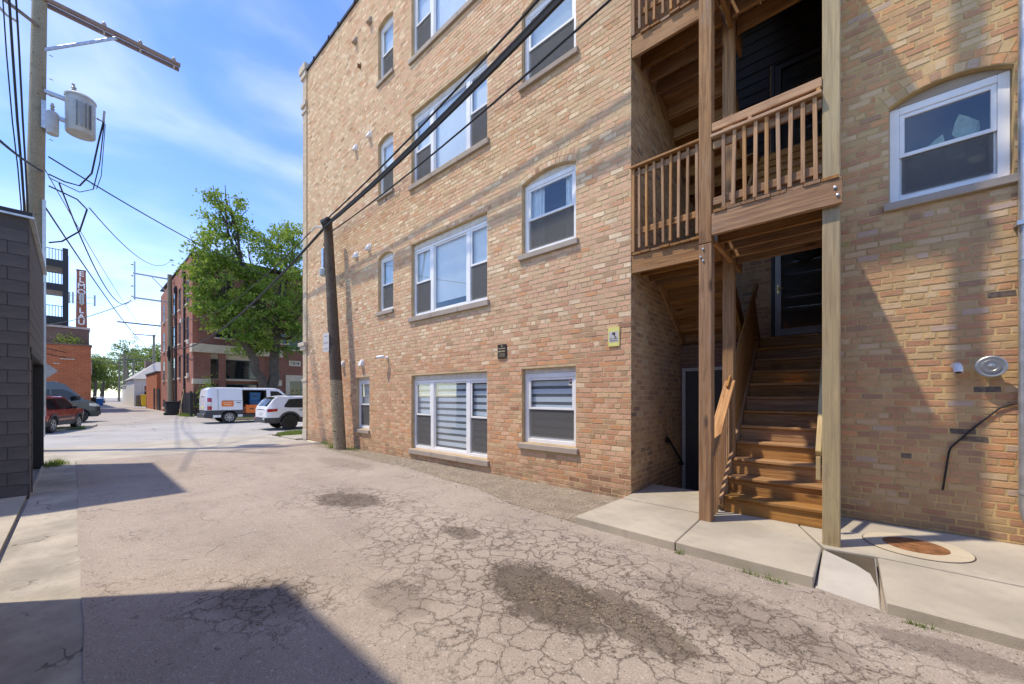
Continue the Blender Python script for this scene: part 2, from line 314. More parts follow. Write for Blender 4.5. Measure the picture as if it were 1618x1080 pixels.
def beam(name, p0, p1, wy, hz, mat, parent, up=(0, 0, 1), bevel=.004, rough=True):
    """A sawn timber: its own object, long axis on local X, so that the grain follows it."""
    p0, p1 = Vector(p0), Vector(p1); d = p1 - p0; L = d.length; x = d.normalized(); up = Vector(up); y = up.cross(x).normalized(); z = x.cross(y)
    o = MB().box(-L / 2, L / 2, -wy / 2, wy / 2, -hz / 2, hz / 2).build(name, mat, None, bevel=bevel)
    mt = Matrix((x, y, z)).transposed().to_4x4(); mt.translation = (p0 + p1) / 2
    o.parent = parent
    if parent is not None: o.matrix_parent_inverse = wm(parent).inverted()
    o.matrix_basis = mt; return o
def sag(a, b, s, n=18):
    a, b = Vector(a), Vector(b); return [a.lerp(b, i / n) - Vector((0, 0, 4 * s * (i / n) * (1 - i / n))) for i in range(n + 1)]
def cable(name, pts, r, label, group=None, mat='cable', seg=6):
    o = MB().tube(pts, r, seg).build(name, M[mat], None, True); return tag(o, label, 'cable', group)
def text(name, s, size, mat, parent, mtx, bold=0.):
    c = bpy.data.curves.new('t', 'FONT'); c.body = s; c.size = size; c.align_x = 'CENTER'; c.align_y = 'CENTER'; c.extrude = .003; c.offset = bold
    t = bpy.data.objects.new('t', c); COL.objects.link(t); bpy.context.view_layer.update()
    me = bpy.data.meshes.new_from_object(t.evaluated_get(bpy.context.evaluated_depsgraph_get())); bpy.data.objects.remove(t); bpy.data.curves.remove(c)
    me.materials.clear(); me.materials.append(mat); me.transform(mtx); o = bpy.data.objects.new(name, me); return link(o, parent, True)
FACE_MY = lambda x, y, z: Matrix.Translation((x, y, z)) @ Matrix.Rotation(R(90), 4, 'X')                       # text facing -Y
FACE_PX = lambda x, y, z: Matrix.Translation((x, y, z)) @ Matrix.Rotation(R(90), 4, 'Z') @ Matrix.Rotation(R(90), 4, 'X')   # text facing +X

# ------------------------------------------------------------------ ground and paving (the setting)
def sheet(name, pts, z, mat, parent=None, thick=0.):
    m = MB()
    if thick:
        n = len(pts); m.v = [(x, y, z) for x, y in pts] + [(x, y, z - thick) for x, y in pts]
        m.f = [tuple(range(n)), tuple(range(2 * n - 1, n - 1, -1))] + [(i, i + n, (i + 1) % n + n, (i + 1) % n) for i in range(n)]
    else: m.quad(*[(x, y, z) for x, y in pts])
    return m.build(name, mat, parent)
def rect(x0, x1, y0, y1): return [(x0, y0), (x1, y0), (x1, y1), (x0, y1)]
def struct(o): o['kind'] = 'structure'; return o
BIG = 600
g = MB()                                     # one sheet to the horizon, open only under the brick building
for x0, x1, y0, y1 in ((-BIG, BIG, -BIG, 5.55), (-BIG, -15.1, 5.55, 20), (9, BIG, 5.55, 20), (-BIG, BIG, 20, BIG)):
    g.quad((x0, y0, -.03), (x1, y0, -.03), (x1, y1, -.03), (x0, y1, -.03))
struct(g.build('ground', M['conc_alley']))
m = MB(); NX = 40                            # alley asphalt, its far edge a little ragged
edge = [(-14.05 + .12 * math.sin(i * 1.9) + .08 * math.sin(i * 4.1), .02 + i * (5.6 / 14)) for i in range(15)]
left = [(12, .03)] + [(x, .03 + .008 * math.sin(x * 1.1) + .006 * math.sin(x * 4.3)) for x in np.arange(11.5, -14, -.5)]
m.quad(*[(x, y, 0) for x, y in left + edge + [(12, 5.62)]])
struct(m.build('alley_pavement', M['asphalt']))
struct(sheet('concrete_strip', [(12, .05), (-14.1, .05), (-14.1, -.47), (12, -.47)], -.006, M['conc_rough']))
struct(sheet('yard_pavement', rect(-9.72, -5.05, -6, -.50), .03, M['conc'], thick=.1))
struct(sheet('garage_apron', rect(-14.0, -9.78, -.49, -.46), .02, M['conc'], thick=.08))
struct(sheet('driveway_apron', rect(-18.4, -14.0, -60, 5.3), -.010, M['conc']))
struct(sheet('street', rect(-30.2, -18.4, -150, 150), -.022, M['conc_road']))
struct(sheet('far_alley', rect(-300, -30.2, .9, 6.0), -.016, M['conc_alley']))
side = struct(sheet('corner_sidewalk', rect(-16.7, -15.21, 5.32, 60), .03, M['conc'], thick=.1))
struct(sheet('far_sidewalk', rect(-38.5, -36.6, 6.05, 60), .03, M['conc'], thick=.1))
def kerb(name, pts, w=.14, h=.11):
    m = MB()
    for (x0, y0), (x1, y1) in zip(pts, pts[1:]):
        d = Vector((x1 - x0, y1 - y0, 0)).normalized(); n = Vector((-d.y, d.x, 0)) * w / 2
        a, b = Vector((x0, y0, 0)), Vector((x1, y1, 0))
        m.hexa([a - n - Vector((0, 0, .05)), b - n - Vector((0, 0, .05)), b + n - Vector((0, 0, .05)), a + n - Vector((0, 0, .05)), a - n + Vector((0, 0, h)), b - n + Vector((0, 0, h)), b + n + Vector((0, 0, h)), a + n + Vector((0, 0, h))])
    return struct(m.build(name, M['conc']))
kerb('near_kerb', [(-18.45, 60), (-18.45, 6.2), (-18.2, 5.6), (-17.4, 5.3)], h=.05)
kerb('far_kerb', [(-30.2, 60), (-30.2, 7.0), (-30.6, 6.3), (-31.6, 6.05)])
kerb('parking_kerb', [(-26.9, -.9), (-28.2, .1), (-28.9, .45), (-29.7, .65), (-31, .75)], h=.07)
struct(sheet('near_parkway_soil', [(-18.38, 60), (-18.38, 6.2), (-18.1, 5.65), (-17.3, 5.36), (-16.7, 5.34), (-16.7, 60)], .02, M['gravel_bed']))
struct(sheet('far_parkway_soil', [(-36.6, 6.1), (-30.3, 7.0), (-30.3, 60), (-36.6, 60)], .02, M['gravel_bed']))
# poured slabs in front of the porch
walk = bpy.data.objects.new('porch_sidewalk', None); COL.objects.link(walk); struct(walk)
def slab(pts, z, mat='conc', thick=.16, bev=.008):
    n = len(pts); m = MB(); zs = z if isinstance(z, (list, tuple)) else [z] * n
    m.v = [(x, y, q) for (x, y), q in zip(pts, zs)] + [(x, y, q - thick) for (x, y), q in zip(pts, zs)]
    m.f = [tuple(range(n)), tuple(range(2 * n - 1, n - 1, -1))] + [(i, i + n, (i + 1) % n + n, (i + 1) % n) for i in range(n)]
    return m.build('slab', M[mat], walk, bevel=bev)
slab([(-2.56, 4.12), (-1.335, 4.07), (-1.36, 5.27), (-2.50, 5.30)], .095)
slab([(-1.325, 4.07), (-.21, 4.04), (-.19, 4.86), (-.45, 5.60), (-1.35, 5.60)], .10)
slab([(-2.48, 5.31), (-1.37, 5.285), (-1.37, 6.46), (-2.48, 6.46)], .105)
slab([(-.20, 4.05), (.19, 3.96), (.20, 4.93), (-.18, 4.88)], [.016, .009, .0822, .0784], 'conc_new')
slab([(.215, 3.93), (1.95, 3.88), (1.95, 4.94), (.215, 4.955)], .085)
slab([(1.965, 3.88), (5, 3.82), (5, 4.93), (1.965, 4.94)], .085)
slab([(-.43, 5.60), (-.17, 4.90), (.2, 4.965), (1.95, 4.955), (1.95, 6.29), (-.43, 6.29)], .095)
slab([(1.965, 4.95), (5, 4.94), (5, 6.29), (1.965, 6.29)], .095)
m = MB(); m.quad(*[(x, y, .012 + (y - 4.0) * .0755 + .0045) for x, y in ((-.17, 4.87), (.19, 4.915), (.185, 4.30), (.15, 4.55), (.06, 4.68), (-.06, 4.78))]); struct(m.build('damp_stain', M['wet_stain']))
mh = thing('manhole_cover', (.51, 5.53, .1), 'rusty round iron manhole cover set in a buff concrete ring', 'manhole')
MB().lathe((.51, 5.53, .092), (0, 0, 1), [(.392, 0), (.392, .006)], 48).build('joint', M['wet_stain'], mh)
MB().lathe((.51, 5.53, .093), (0, 0, 1), [(.383, 0), (.383, .010), (.376, .012)], 48).build('concrete_ring', M['ring'], mh)
lm = MB().lathe((.51, 5.53, .100), (0, 0, 1), [(.236, 0), (.236, .006), (.228, .010)], 40)
lid = lm.build('iron_lid', M['rust'], mh)
for k in range(8):
    a = k * math.pi / 4; c, s_ = math.cos(a), math.sin(a)
    MB().tube([(.51 + c * .06, 5.53 + s_ * .06, .108), (.51 + c * .21, 5.53 + s_ * .21, .108)], .006, 5).build('rib', M['rust'], lid)
# gravel along the wall foot and grit in the worn places
gb = [(-13.4, 5.27), (-12.9, 5.14), (-11, 4.97), (-8.5, 4.86), (-7.4, 4.93), (-5.8, 4.66), (-4.8, 4.6), (-3.8, 4.26), (-3.0, 4.2), (-2.56, 4.14), (-2.5, 5.6), (-13.4, 5.6)]
struct(sheet('gravel_bed', gb, .005, M['gravel_bed']))
def pebbles(name, spots, mat, label, z=0.004):
    rng = np.random.default_rng(5); P = np.array(spots); n = len(P)
    base = np.array([(1, 0, 0), (-1, 0, 0), (0, 1, 0), (0, -1, 0), (0, 0, 1), (0, 0, -.4)], float)
    faces = np.array([(0, 2, 4), (2, 1, 4), (1, 3, 4), (3, 0, 4), (2, 0, 5), (1, 2, 5), (3, 1, 5), (0, 3, 5)])
    r = P[:, 2:3]; sc = rng.uniform(.55, 1.25, (n, 3)); an = rng.uniform(0, 6.28, n); ca, sa = np.cos(an), np.sin(an)
    V = base[None] * sc[:, None] * r[:, None] * rng.uniform(.75, 1.2, (n, 6, 1)); V[..., 2] *= .7
    x = V[..., 0] * ca[:, None] - V[..., 1] * sa[:, None]; y = V[..., 0] * sa[:, None] + V[..., 1] * ca[:, None]
    V = np.stack([x + P[:, 0:1], y + P[:, 1:2], V[..., 2] + z + r * .25], -1).reshape(-1, 3)
    F = (faces[None] + (np.arange(n) * 6)[:, None, None]).reshape(-1, 3)
    me = bpy.data.meshes.new(name); me.from_pydata(V.tolist(), [], F.tolist()); me.materials.append(mat)
    o = bpy.data.objects.new(name, me); COL.objects.link(o); return tag(o, label, 'gravel', None, 'stuff')
rr = random.Random(3); pk = []
for _ in range(9000):
    x = rr.uniform(-13.3, -2.5); lo = np.interp(x, [q[0] for q in gb[:10]], [q[1] for q in gb[:10]])
    y = rr.uniform(lo - .02, 5.59) if rr.random() < .93 else lo - abs(rr.gauss(0, .12))
    pk.append((x, y, rr.uniform(.006, .016) * (1.25 if rr.random() < .1 else 1)))
pebbles('wall_gravel', pk, M['gravel'], 'loose tan gravel along the foot of the brick wall', .006)
pk = []
for cx, cy, rx, ry, n, k in ((-1.85, 2.5, .55, .3, 1500, 1), (-1.15, 2.62, .5, .18, 700, 1), (-1.4, 2.75, 1.2, .5, 500, 1), (-5.78, 2.75, .5, .3, 260, 1), (-3.4, 2.98, .25, .14, 160, 1), (-.4, 3.1, 1.2, .5, 300, 1), (-3.5, 1., .5, .3, 80, 1), (.6, 3.75, 1.2, .1, 120, 1)):
    for _ in range(n): pk.append((cx + rr.gauss(0, rx * .5), cy + rr.gauss(0, ry * .5), rr.uniform(.003, .009)))
for _ in range(600): pk.append((rr.uniform(-6, 1.5), rr.uniform(.3, 4.0), rr.uniform(.0015, .004)))
pebbles('pothole_grit', pk, M['gravel_dark'], 'dark loose grit in the broken patches of the asphalt', .001)

# ------------------------------------------------------------------ brickwork
def pick(rng, pal):
    t = rng.random() * sum(p[0] for p in pal)
    for wgt, c in pal:
        t -= wgt
        if t <= 0: break
    tw = sum(p[0] for p in pal); mean = [sum(p[0] * p[1][i] for p in pal) / tw for i in range(3)]; bl_ = .14 if c[0] > .25 else .0; c = tuple(c[i] * (1 - bl_) + mean[i] * bl_ for i in range(3))
    k = rng.uniform(.92, 1.09); h = rng.uniform(-.012, .012)
    return (max(.01, c[0] * k + h), max(.01, c[1] * k), max(.01, c[2] * k - h * .4))
TAN = (.68, .46, .25); PINK = (.71, .42, .245); CREAM = (.84, .64, .40); RED = (.58, .285, .15); ORG = (.64, .30, .125); BRN = (.45, .275, .14); DKR = (.31, .13, .07)
def main_pal(u, z):
    lowk = min(1, max(0, (2.75 - z) / .5)); left = min(1, max(0, (-8.5 - u) / 4)) * min(1, max(0, (z - 3.0) / 5))
    foot = min(1, max(0, (.75 - z) / .6)) * min(1, max(0, (u + 6) / 3))
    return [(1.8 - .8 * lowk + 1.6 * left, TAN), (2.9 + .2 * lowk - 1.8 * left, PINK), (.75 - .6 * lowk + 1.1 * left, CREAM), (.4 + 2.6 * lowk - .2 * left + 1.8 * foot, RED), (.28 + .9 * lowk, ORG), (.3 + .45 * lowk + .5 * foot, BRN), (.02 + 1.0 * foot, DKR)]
def right_pal(u, z):
    hi = min(1, max(0, (z - 3.2) / 2)); ft = 1 if z < .45 else 0
    return [(2.4, (.57, .33, .155)), (1.8 + ft * 2, (.60, .41, .19)), (1.4 - .5 * hi, (.52, .245, .125)), (1.1, (.64, .31, .13)), (.8 + .9 * hi, (.68, .49, .28)), (.5, (.39, .215, .12)), (.22 - .2 * hi, (.09, .075, .068)), (.35, (.53, .39, .30)), (.07, (.40, .33, .10))]
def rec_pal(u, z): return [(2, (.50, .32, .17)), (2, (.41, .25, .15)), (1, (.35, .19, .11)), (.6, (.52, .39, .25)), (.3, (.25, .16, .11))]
class Wall:
    """A wall plane with openings: mortar sheet (with reveals) and bricks laid round the openings."""
    def __init__(s, O, U, N, u0, u1, z0, z1, course, pitch, pal, ops, seed):
        s.O, s.U, s.N = Vector(O), Vector(U), Vector(N); s.u0, s.u1, s.z0, s.z1 = u0, u1, z0, z1
        s.c, s.p, s.pal, s.ops, s.rng = course, pitch, pal, ops, random.Random(seed)
        for o in ops:
            o.setdefault('arch', 0); o.setdefault('sill', .11); o.setdefault('so', .06)
            if o['arch']:
                w_ = o['u1'] - o['u0']; r = o['arch']; o['R'] = (w_ * w_ / 4 + r * r) / (2 * r); o['cz'] = o['z1'] + r - o['R']; o['cu'] = (o['u0'] + o['u1']) / 2
    def P(s, u, z, n=0.): return s.O + s.U * u + Vector((0, 0, z)) + s.N * n
    def top(s, o, u):
        return o['z1'] if not o['arch'] else o['cz'] + math.sqrt(max(0, o['R'] ** 2 - (u - o['cu']) ** 2))
    def sheet(s, name, mat, parent, depth=.13):
        cuts = {s.u0, s.u1}
        for o in s.ops:
            k = 10 if o['arch'] else 1
            for i in range(k + 1): cuts.add(o['u0'] + (o['u1'] - o['u0']) * i / k)
        cuts = sorted(cuts); m = MB(); flip = (s.U.cross(Vector((0, 0, 1)))).dot(s.N) < 0
        def q(*p): m.quad(*(reversed(p) if flip else p))
        for a, b in zip(cuts, cuts[1:]):
            mid = (a + b) / 2; bl = sorted([o for o in s.ops if o['u0'] - 1e-6 < mid < o['u1'] + 1e-6], key=lambda o: o['z0']); za, zb = s.z0, s.z0
            for o in bl:
                q(s.P(a, za), s.P(b, zb), s.P(b, o['z0']), s.P(a, o['z0']))
                ta, tb = s.top(o, a), s.top(o, b)
                q(s.P(a, ta), s.P(b, tb), s.P(b, tb, -depth), s.P(a, ta, -depth)); q(s.P(a, o['z0'], -depth), s.P(b, o['z0'], -depth), s.P(b, o['z0']), s.P(a, o['z0']))
                za, zb = ta, tb
            q(s.P(a, za), s.P(b, zb), s.P(b, s.z1), s.P(a, s.z1))
        for o in s.ops:
            for u, f in ((o['u0'], 0), (o['u1'], 1)):
                pp = [s.P(u, o['z0']), s.P(u, o['z0'], -depth), s.P(u, s.top(o, u), -depth), s.P(u, s.top(o, u))]; q(*(pp if f else reversed(pp)))
        return m.build(name, mat, parent)
    def lay(s):
        """list of (4 corner (u,z) points, colour, full, row kind)"""
        out = []; j = .016; k = 0; z = s.z0; rng = s.rng
        while z < s.z1 - .02:
            zt = min(z + s.c - j, s.z1); zm = (z + zt) / 2; hdr = k % 6 == 5; p = s.p / 2 if hdr else s.p
            bl = []
            for o in s.ops:
                if o['z0'] - .3 * s.c < zm < o['z1'] + (0 if o['arch'] else .3 * s.c): bl.append((o['u0'], o['u1']))
                elif o['sill'] and o['z0'] - o['sill'] - .2 * s.c < zm <= o['z0'] - .3 * s.c: bl.append((o['u0'] - o['so'], o['u1'] + o['so']))
                elif o['arch'] and zm >= o['z1']:
                    Ro = o['R'] + .215; d = Ro * Ro - (zm - o['cz']) ** 2
                    if d > 0:
                        hw = min(math.sqrt(d), (o['u1'] - o['u0']) / 2 * Ro / o['R'] + .01); bl.append((o['cu'] - hw, o['cu'] + hw))
            ph = ((k * .5) % 1) * s.p + (.25 * s.p if hdr else 0) + rng.uniform(-.03, .03); e = s.u0 - ph
            while e < s.u1:
                wv = rng.uniform(-.006, .006); segs = [(max(e, s.u0), min(e + p - j + wv, s.u1))]
                for a, b in bl:
                    ns = []
                    for x0, x1 in segs:
                        if b <= x0 or a >= x1: ns.append((x0, x1))
                        else:
                            if x0 < a: ns.append((x0, a - .004))
                            if x1 > b: ns.append((b + .004, x1))
                    segs = ns
                for x0, x1 in segs:
                    if x1 - x0 > .03:
                        full = (x1 - x0) > p - j - .012; out.append(([(x0, z), (x1, z), (x1, zt), (x0, zt)], pick(rng, s.pal((x0 + x1) / 2, zm)), full, hdr))
                e += p
            z += s.c; k += 1
        for o in s.ops:
            if not o['arch']: continue
            al = math.asin((o['u1'] - o['u0']) / 2 / o['R'])
            for ring in (0, 1):
                r0 = o['R'] + .006 + ring * .105; r1 = r0 + .095; n = max(3, round(2 * al * r0 / .088))
                for i in range(n):
                    a0 = -al + 2 * al * i / n + .06 * al / n; a1 = -al + 2 * al * (i + 1) / n - .10 * al / n
                    pt = lambda r, a: (o['cu'] + r * math.sin(a), o['cz'] + r * math.cos(a))
                    out.append(([pt(r0, a0), pt(r0, a1), pt(r1, a1), pt(r1, a0)], pick(rng, s.pal(o['cu'], o['z1'])), False, True))
        return out
    def bricks_mesh(s, name, bricks, parent, mat='brick', proud=(.002, .006), label=None):
        n = len(bricks); rng = np.random.default_rng(11); Q = np.array([b[0] for b in bricks]); C = np.array([b[1] for b in bricks])
        Q = Q + rng.uniform(-.003, .003, Q.shape); pr = rng.uniform(*proud, (n, 1)) + rng.uniform(-.0012, .0012, (n, 4))
        O, U, N = np.array(s.O), np.array(s.U), np.array(s.N); Z = np.array((0, 0, 1.))
        base = O + Q[..., 0:1] * U + Q[..., 1:2] * Z
        cq = Q.mean(1, keepdims=True); fr = cq + (Q - cq) * np.array([.975, .93])
        front = O + fr[..., 0:1] * U + fr[..., 1:2] * Z + pr[..., None] * N
        V = np.concatenate([base - .004 * N, front], 1).reshape(-1, 3); I = (np.arange(n) * 8)[:, None, None]
        fl = np.array([(4, 5, 6, 7), (0, 1, 5, 4), (1, 2, 6, 5), (2, 3, 7, 6), (3, 0, 4, 7)])
        if np.dot(np.cross(U, Z), N) < 0: fl = fl[:, ::-1]
        F = (fl[None] + I).reshape(-1, 4)
        me = bpy.data.meshes.new(name); me.from_pydata(V.tolist(), [], F.tolist()); me.materials.append(M[mat])
        at = me.color_attributes.new('bc', 'FLOAT_COLOR', 'POINT'); cc = np.ones((n * 8, 4)); cc[:, :3] = np.repeat(C, 8, 0); at.data.foreach_set('color', cc.ravel())
        o = bpy.data.objects.new(name, me); link(o, parent, True); o['kind'] = 'stuff'
        if label: o['label'] = label
        return o

BW = 5.61                                    # main facade plane
bld = thing('apartment_building', (-8.8, 6.5, 0), 'four storey tan brick apartment building with white framed windows beside the alley', 'building')
bigs = [(.28, 2.11), (3.59, 5.41), (6.91, 8.72), (10.1, 11.93)]
smalls = [(.72, 2.11, 0), (4.28, 5.60, .11), (7.50, 8.86, .11), (10.78, 12.12, .11)]
narrows = [(3.94, 5.43, .10), (7.16, 8.64, .10), (10.34, 11.88, .10)]
ops = [dict(u0=-8.29, u1=-5.59, z0=a, z1=b, sill=.13, so=.07) for a, b in bigs] + [dict(u0=-4.66, u1=-3.47, z0=a, z1=b, arch=c) for a, b, c in smalls] \
    + [dict(u0=-9.90, u1=-9.13, z0=a, z1=b, arch=c, so=.04) for a, b, c in narrows] + [dict(u0=-11.17, u1=-10.38, z0=.62, z1=2.14, so=.04)]
MW = Wall((0, BW, 0), (1, 0, 0), (0, -1, 0), -14.86, -2.49, -.02, 13.45, .0838, .225, main_pal, ops, 1)
wall_main = MW.sheet('wall', M['mortar'], bld)
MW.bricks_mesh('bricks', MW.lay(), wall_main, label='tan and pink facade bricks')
RY = 6.30                                    # right hand wall plane, set back behind the porch
RW = Wall((0, RY, 0), (1, 0, 0), (0, -1, 0), -.10, 6.5, .05, 13.45, .0756, .205, right_pal, [dict(u0=.37, u1=1.28, z0=3.86, z1=4.98, arch=.12, sill=.10, so=.05), dict(u0=.37, u1=1.28, z0=7.1, z1=8.3, arch=.12, sill=.10, so=.05)], 2)
wall_right = RW.sheet('wall', M['mortar_ochre'], bld)
bl = RW.lay()
def near(b):
    u = sum(p[0] for p in b[0]) / 4; z = sum(p[1] for p in b[0]) / 4
    return b[2] and .02 < u < 1.35 and z < 3.9
cand = [b for b in bl if near(b)]; cand.sort(key=lambda b: (abs(b[0][0][1] - 1.5) + abs(b[0][0][0] - .8) * .5)); chosen = cand[:296]; ids = {id(b) for b in chosen}
RW.bricks_mesh('bricks', [b for b in bl if id(b) not in ids], wall_right, label='red and ochre bricks')
variants = {}
rv = random.Random(9)
def brick_variant(hdr, i, col):
    L = (RW.p / 2 if hdr else RW.p) - .016; h = RW.c - .016; m = MB(); jt = lambda: rv.uniform(-.003, .003); f = []
    for sx, sz in ((-1, -1), (1, -1), (1, 1), (-1, 1)): m.v.append((sx * L / 2, .004, sz * h / 2))
    for sx, sz in ((-1, -1), (1, -1), (1, 1), (-1, 1)): m.v.append((sx * (L / 2 - .004) + jt(), -.004 + jt() * .6, sz * (h / 2 - .003) + jt()))
    m.f = [(4, 5, 6, 7), (0, 1, 5, 4), (1, 2, 6, 5), (2, 3, 7, 6), (3, 0, 4, 7)]
    me = m.mesh('brick', M['brick']); at = me.color_attributes.new('bc', 'FLOAT_COLOR', 'POINT'); at.data.foreach_set('color', list((*col, 1)) * 8); return me
pools = {False: [], True: []}
for b in chosen:
    pool = pools[b[3]]
    if len(pool) < 44: pool.append((b[1], brick_variant(b[3], len(pool), b[1])))
    me = min(pool, key=lambda q: sum((x - y) ** 2 for x, y in zip(q[0], b[1])))[1]
    o = bpy.data.objects.new('brick', me); o.location = ((b[0][0][0] + b[0][1][0]) / 2, RY, (b[0][0][1] + b[0][2][1]) / 2); link(o, wall_right, True)
# recess walls behind the porch
BY = 8.95
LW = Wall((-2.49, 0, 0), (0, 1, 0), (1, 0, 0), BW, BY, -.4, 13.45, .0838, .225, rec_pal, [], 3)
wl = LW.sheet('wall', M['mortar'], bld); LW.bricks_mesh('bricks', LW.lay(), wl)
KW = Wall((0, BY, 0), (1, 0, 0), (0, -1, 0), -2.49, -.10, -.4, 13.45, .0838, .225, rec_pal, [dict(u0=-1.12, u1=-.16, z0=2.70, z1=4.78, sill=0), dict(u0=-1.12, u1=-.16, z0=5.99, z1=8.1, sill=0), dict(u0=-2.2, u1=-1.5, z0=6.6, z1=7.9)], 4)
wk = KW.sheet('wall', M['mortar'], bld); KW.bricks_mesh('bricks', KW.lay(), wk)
B('wall', M['mortar_ochre'], bld, (-.10, .02, RY + .005, BY, -.4, 13.45))
# cream brick corner pier with stone blocks
PW = Wall((0, BW - .03, 0), (1, 0, 0), (0, -1, 0), -15.2, -14.86, .36, 13.3, .0838, .225, lambda u, z: [(3, (.60, .49, .34)), (1, (.55, .44, .30)), (.6, (.64, .55, .40))], [], 5)
pier = PW.sheet('corner_pier', M['mortar'], bld); PW.bricks_mesh('bricks', PW.lay(), pier)
B('pier_core', M['mortar'], bld, (-15.19, -14.865, BW - .025, BW + .3, .0, 13.3))
for z0, z1, ex in ((-.02, .36, .03), (13.28, 13.48, .10), (13.48, 13.75, .16), (12.25, 12.42, .10), (12.0, 12.1, .07), (3.42, 3.56, .20), (3.28, 3.42, .12), (2.12, 2.22, .05)):
    B('stone_block', M['cream_stone'], bld, (-15.2 - ex, -14.86 + ex * .3, BW - .03 - ex * .55, BW + .4, z0, z1), bevel=.012)
B('body', M['far_buff'], bld, (-15.18, -2.6, BW + .75, 16, 0, 13.44), (-2.7, 6.6, BY + .6, 16, 0, 13.44), (.1, 6.6, RY + .75, BY + .7, 0, 13.43))
B('side_wall', M['far_buff'], bld, (-15.18, -15.0, BW + .3, BW + .8, 0, 13.43), (-2.72, -2.5, BW + .02, BY + .6, -.4, 13.40), (6.5, 6.6, RY, RY + .8, 0, 13.43))
cop = B('coping', M['dark_metal'], bld, (-14.84, -2.40, BW - .05, BW + .9, 13.45, 13.53), (-.12, 6.6, RY - .05, RY + .9, 13.45, 13.53), (-2.6, -.1, BY - .1, BY + .9, 13.45, 13.53))
for x in (-14.2, -13.0, -12.3, -11.2, -10.5, -9.1): B('coping_clip', M['dark_metal'], cop, (x, x + .05, BW - .07, BW - .03, 13.46, 13.57))

# windows: each a part of the building with frame, sashes, panes, sill and what hangs behind the glass
def ring_frame(m, x0, x1, z0, z1, t, y0, y1, tb=None):
    tb = tb or t; m.box(x0, x0 + t, y0, y1, z0, z1).box(x1 - t, x1, y0, y1, z0, z1).box(x0 + t, x1 - t, y0, y1, z0, z0 + tb).box(x0 + t, x1 - t, y0, y1, z1 - t, z1)
def double_hung(win, x0, x1, z0, z1, Y, screen=True, mid=.5, mat='white'):
    zm = z0 + (z1 - z0) * mid; a = MB(); ring_frame(a, x0, x1, zm - .02, z1, .042, Y, Y + .035); up = a.build('sash', M[mat], win, bevel=.003)
    b = MB(); ring_frame(b, x0, x1, z0, zm + .02, .045, Y + .037, Y + .07, .06); lo = b.build('sash', M[mat], win, bevel=.003)
    B('pane', M['glass'], win, (x0 + .04, x1 - .04, Y + .014, Y + .02, zm + .02, z1 - .04))
    B('pane', M['glass'], win, (x0 + .04, x1 - .04, Y + .05, Y + .056, z0 + .055, zm - .02))
    if screen: B('screen', M['screen'], win, (x0 + .02, x1 - .02, Y + .018, Y + .021, z0 + .03, zm - .01))
def room(win, x0, x1, z0, z1, Y, d=.55, mat='interior'):
    m = MB(); y0, y1 = Y + .102, Y + d; x0 -= .05; x1 += .05; z0 -= .1; z1 += .1
    m.quad((x0, y1, z0), (x1, y1, z0), (x1, y1, z1), (x0, y1, z1)).quad((x0, y0, z0), (x0, y1, z0), (x0, y1, z1), (x0, y0, z1)).quad((x1, y0, z0), (x1, y1, z0), (x1, y1, z1), (x1, y0, z1)).quad((x0, y0, z0), (x1, y0, z0), (x1, y1, z0), (x0, y1, z0)).quad((x0, y0, z1), (x1, y0, z1), (x1, y1, z1), (x0, y1, z1))
    m.build('room_lining', M[mat], win)
def zebra(win, x0, x1, z0, z1, Y, pitch=.148, sheer=True):
    if sheer: B('sheer_blind', M['blind_sheer'], win, (x0, x1, Y + .002, Y + .004, z0, z1))
    z = z1 - .06
    while z > z0 + .03:
        B('blind_band', M['blind_light'], win, (x0 + .003, x1 - .003, Y - .004, Y, max(z - pitch * .62, z0), z)); z -= pitch
def slats(win, x0, x1, z0, z1, Y):
    m = MB(); z = z1
    while z > z0: m.quad((x0, Y, z), (x1, Y, z), (x1, Y + .012, z - .05), (x0, Y + .012, z - .05)); z -= .045
    m.build('slat_blind', M['blind_white'], win)
def drape(win, x0, x1, z0, z1, Y, mat='curtain'):
    m = MB(); n = max(8, int((x1 - x0) / .018))
    pts = [(x0 + (x1 - x0) * i / n, Y + .018 * math.sin(i * .9) + .008 * math.sin(i * 2.3)) for i in range(n + 1)]
    for (a, ya), (b, yb) in zip(pts, pts[1:]): m.quad((a, ya, z0), (b, yb, z0), (b, yb, z1), (a, ya, z1))
    m.build('curtain', M[mat], win, True)
def head_board(win, wl_, o, x0, x1, zt, Y, mat='white'):
    """painted board that closes an arched head above the square sash"""
    m = MB(); n = 10
    for i in range(n):
        a, b = x0 + (x1 - x0) * i / n, x0 + (x1 - x0) * (i + 1) / n
        m.hexa([(a, Y, zt), (b, Y, zt), (b, Y + .08, zt), (a, Y + .08, zt), (a, Y, wl_.top(o, a) - .002), (b, Y, wl_.top(o, b) - .002), (b, Y + .08, wl_.top(o, b) - .002), (a, Y + .08, wl_.top(o, a) - .002)])
    m.build('head_board', M[mat], win)
def sill(win, o, Y, mat='stone', pieces=1):
    x0, x1 = o['u0'] - o['so'], o['u1'] + o['so']
    for i in range(pieces):
        a, b = x0 + (x1 - x0) * i / pieces, x0 + (x1 - x0) * (i + 1) / pieces
        m = MB(); z1 = o['z0'] - .002; z0 = z1 - o['sill']; m.hexa([(a + .002, Y - .06, z0), (b - .002, Y - .06, z0), (b - .002, Y + .125, z0), (a + .002, Y + .125, z0), (a + .002, Y - .06, z1 - .015), (b - .002, Y - .06, z1 - .015), (b - .002, Y + .125, z1), (a + .002, Y + .125, z1)])
        m.build('sill', M[mat], win, bevel=.006)
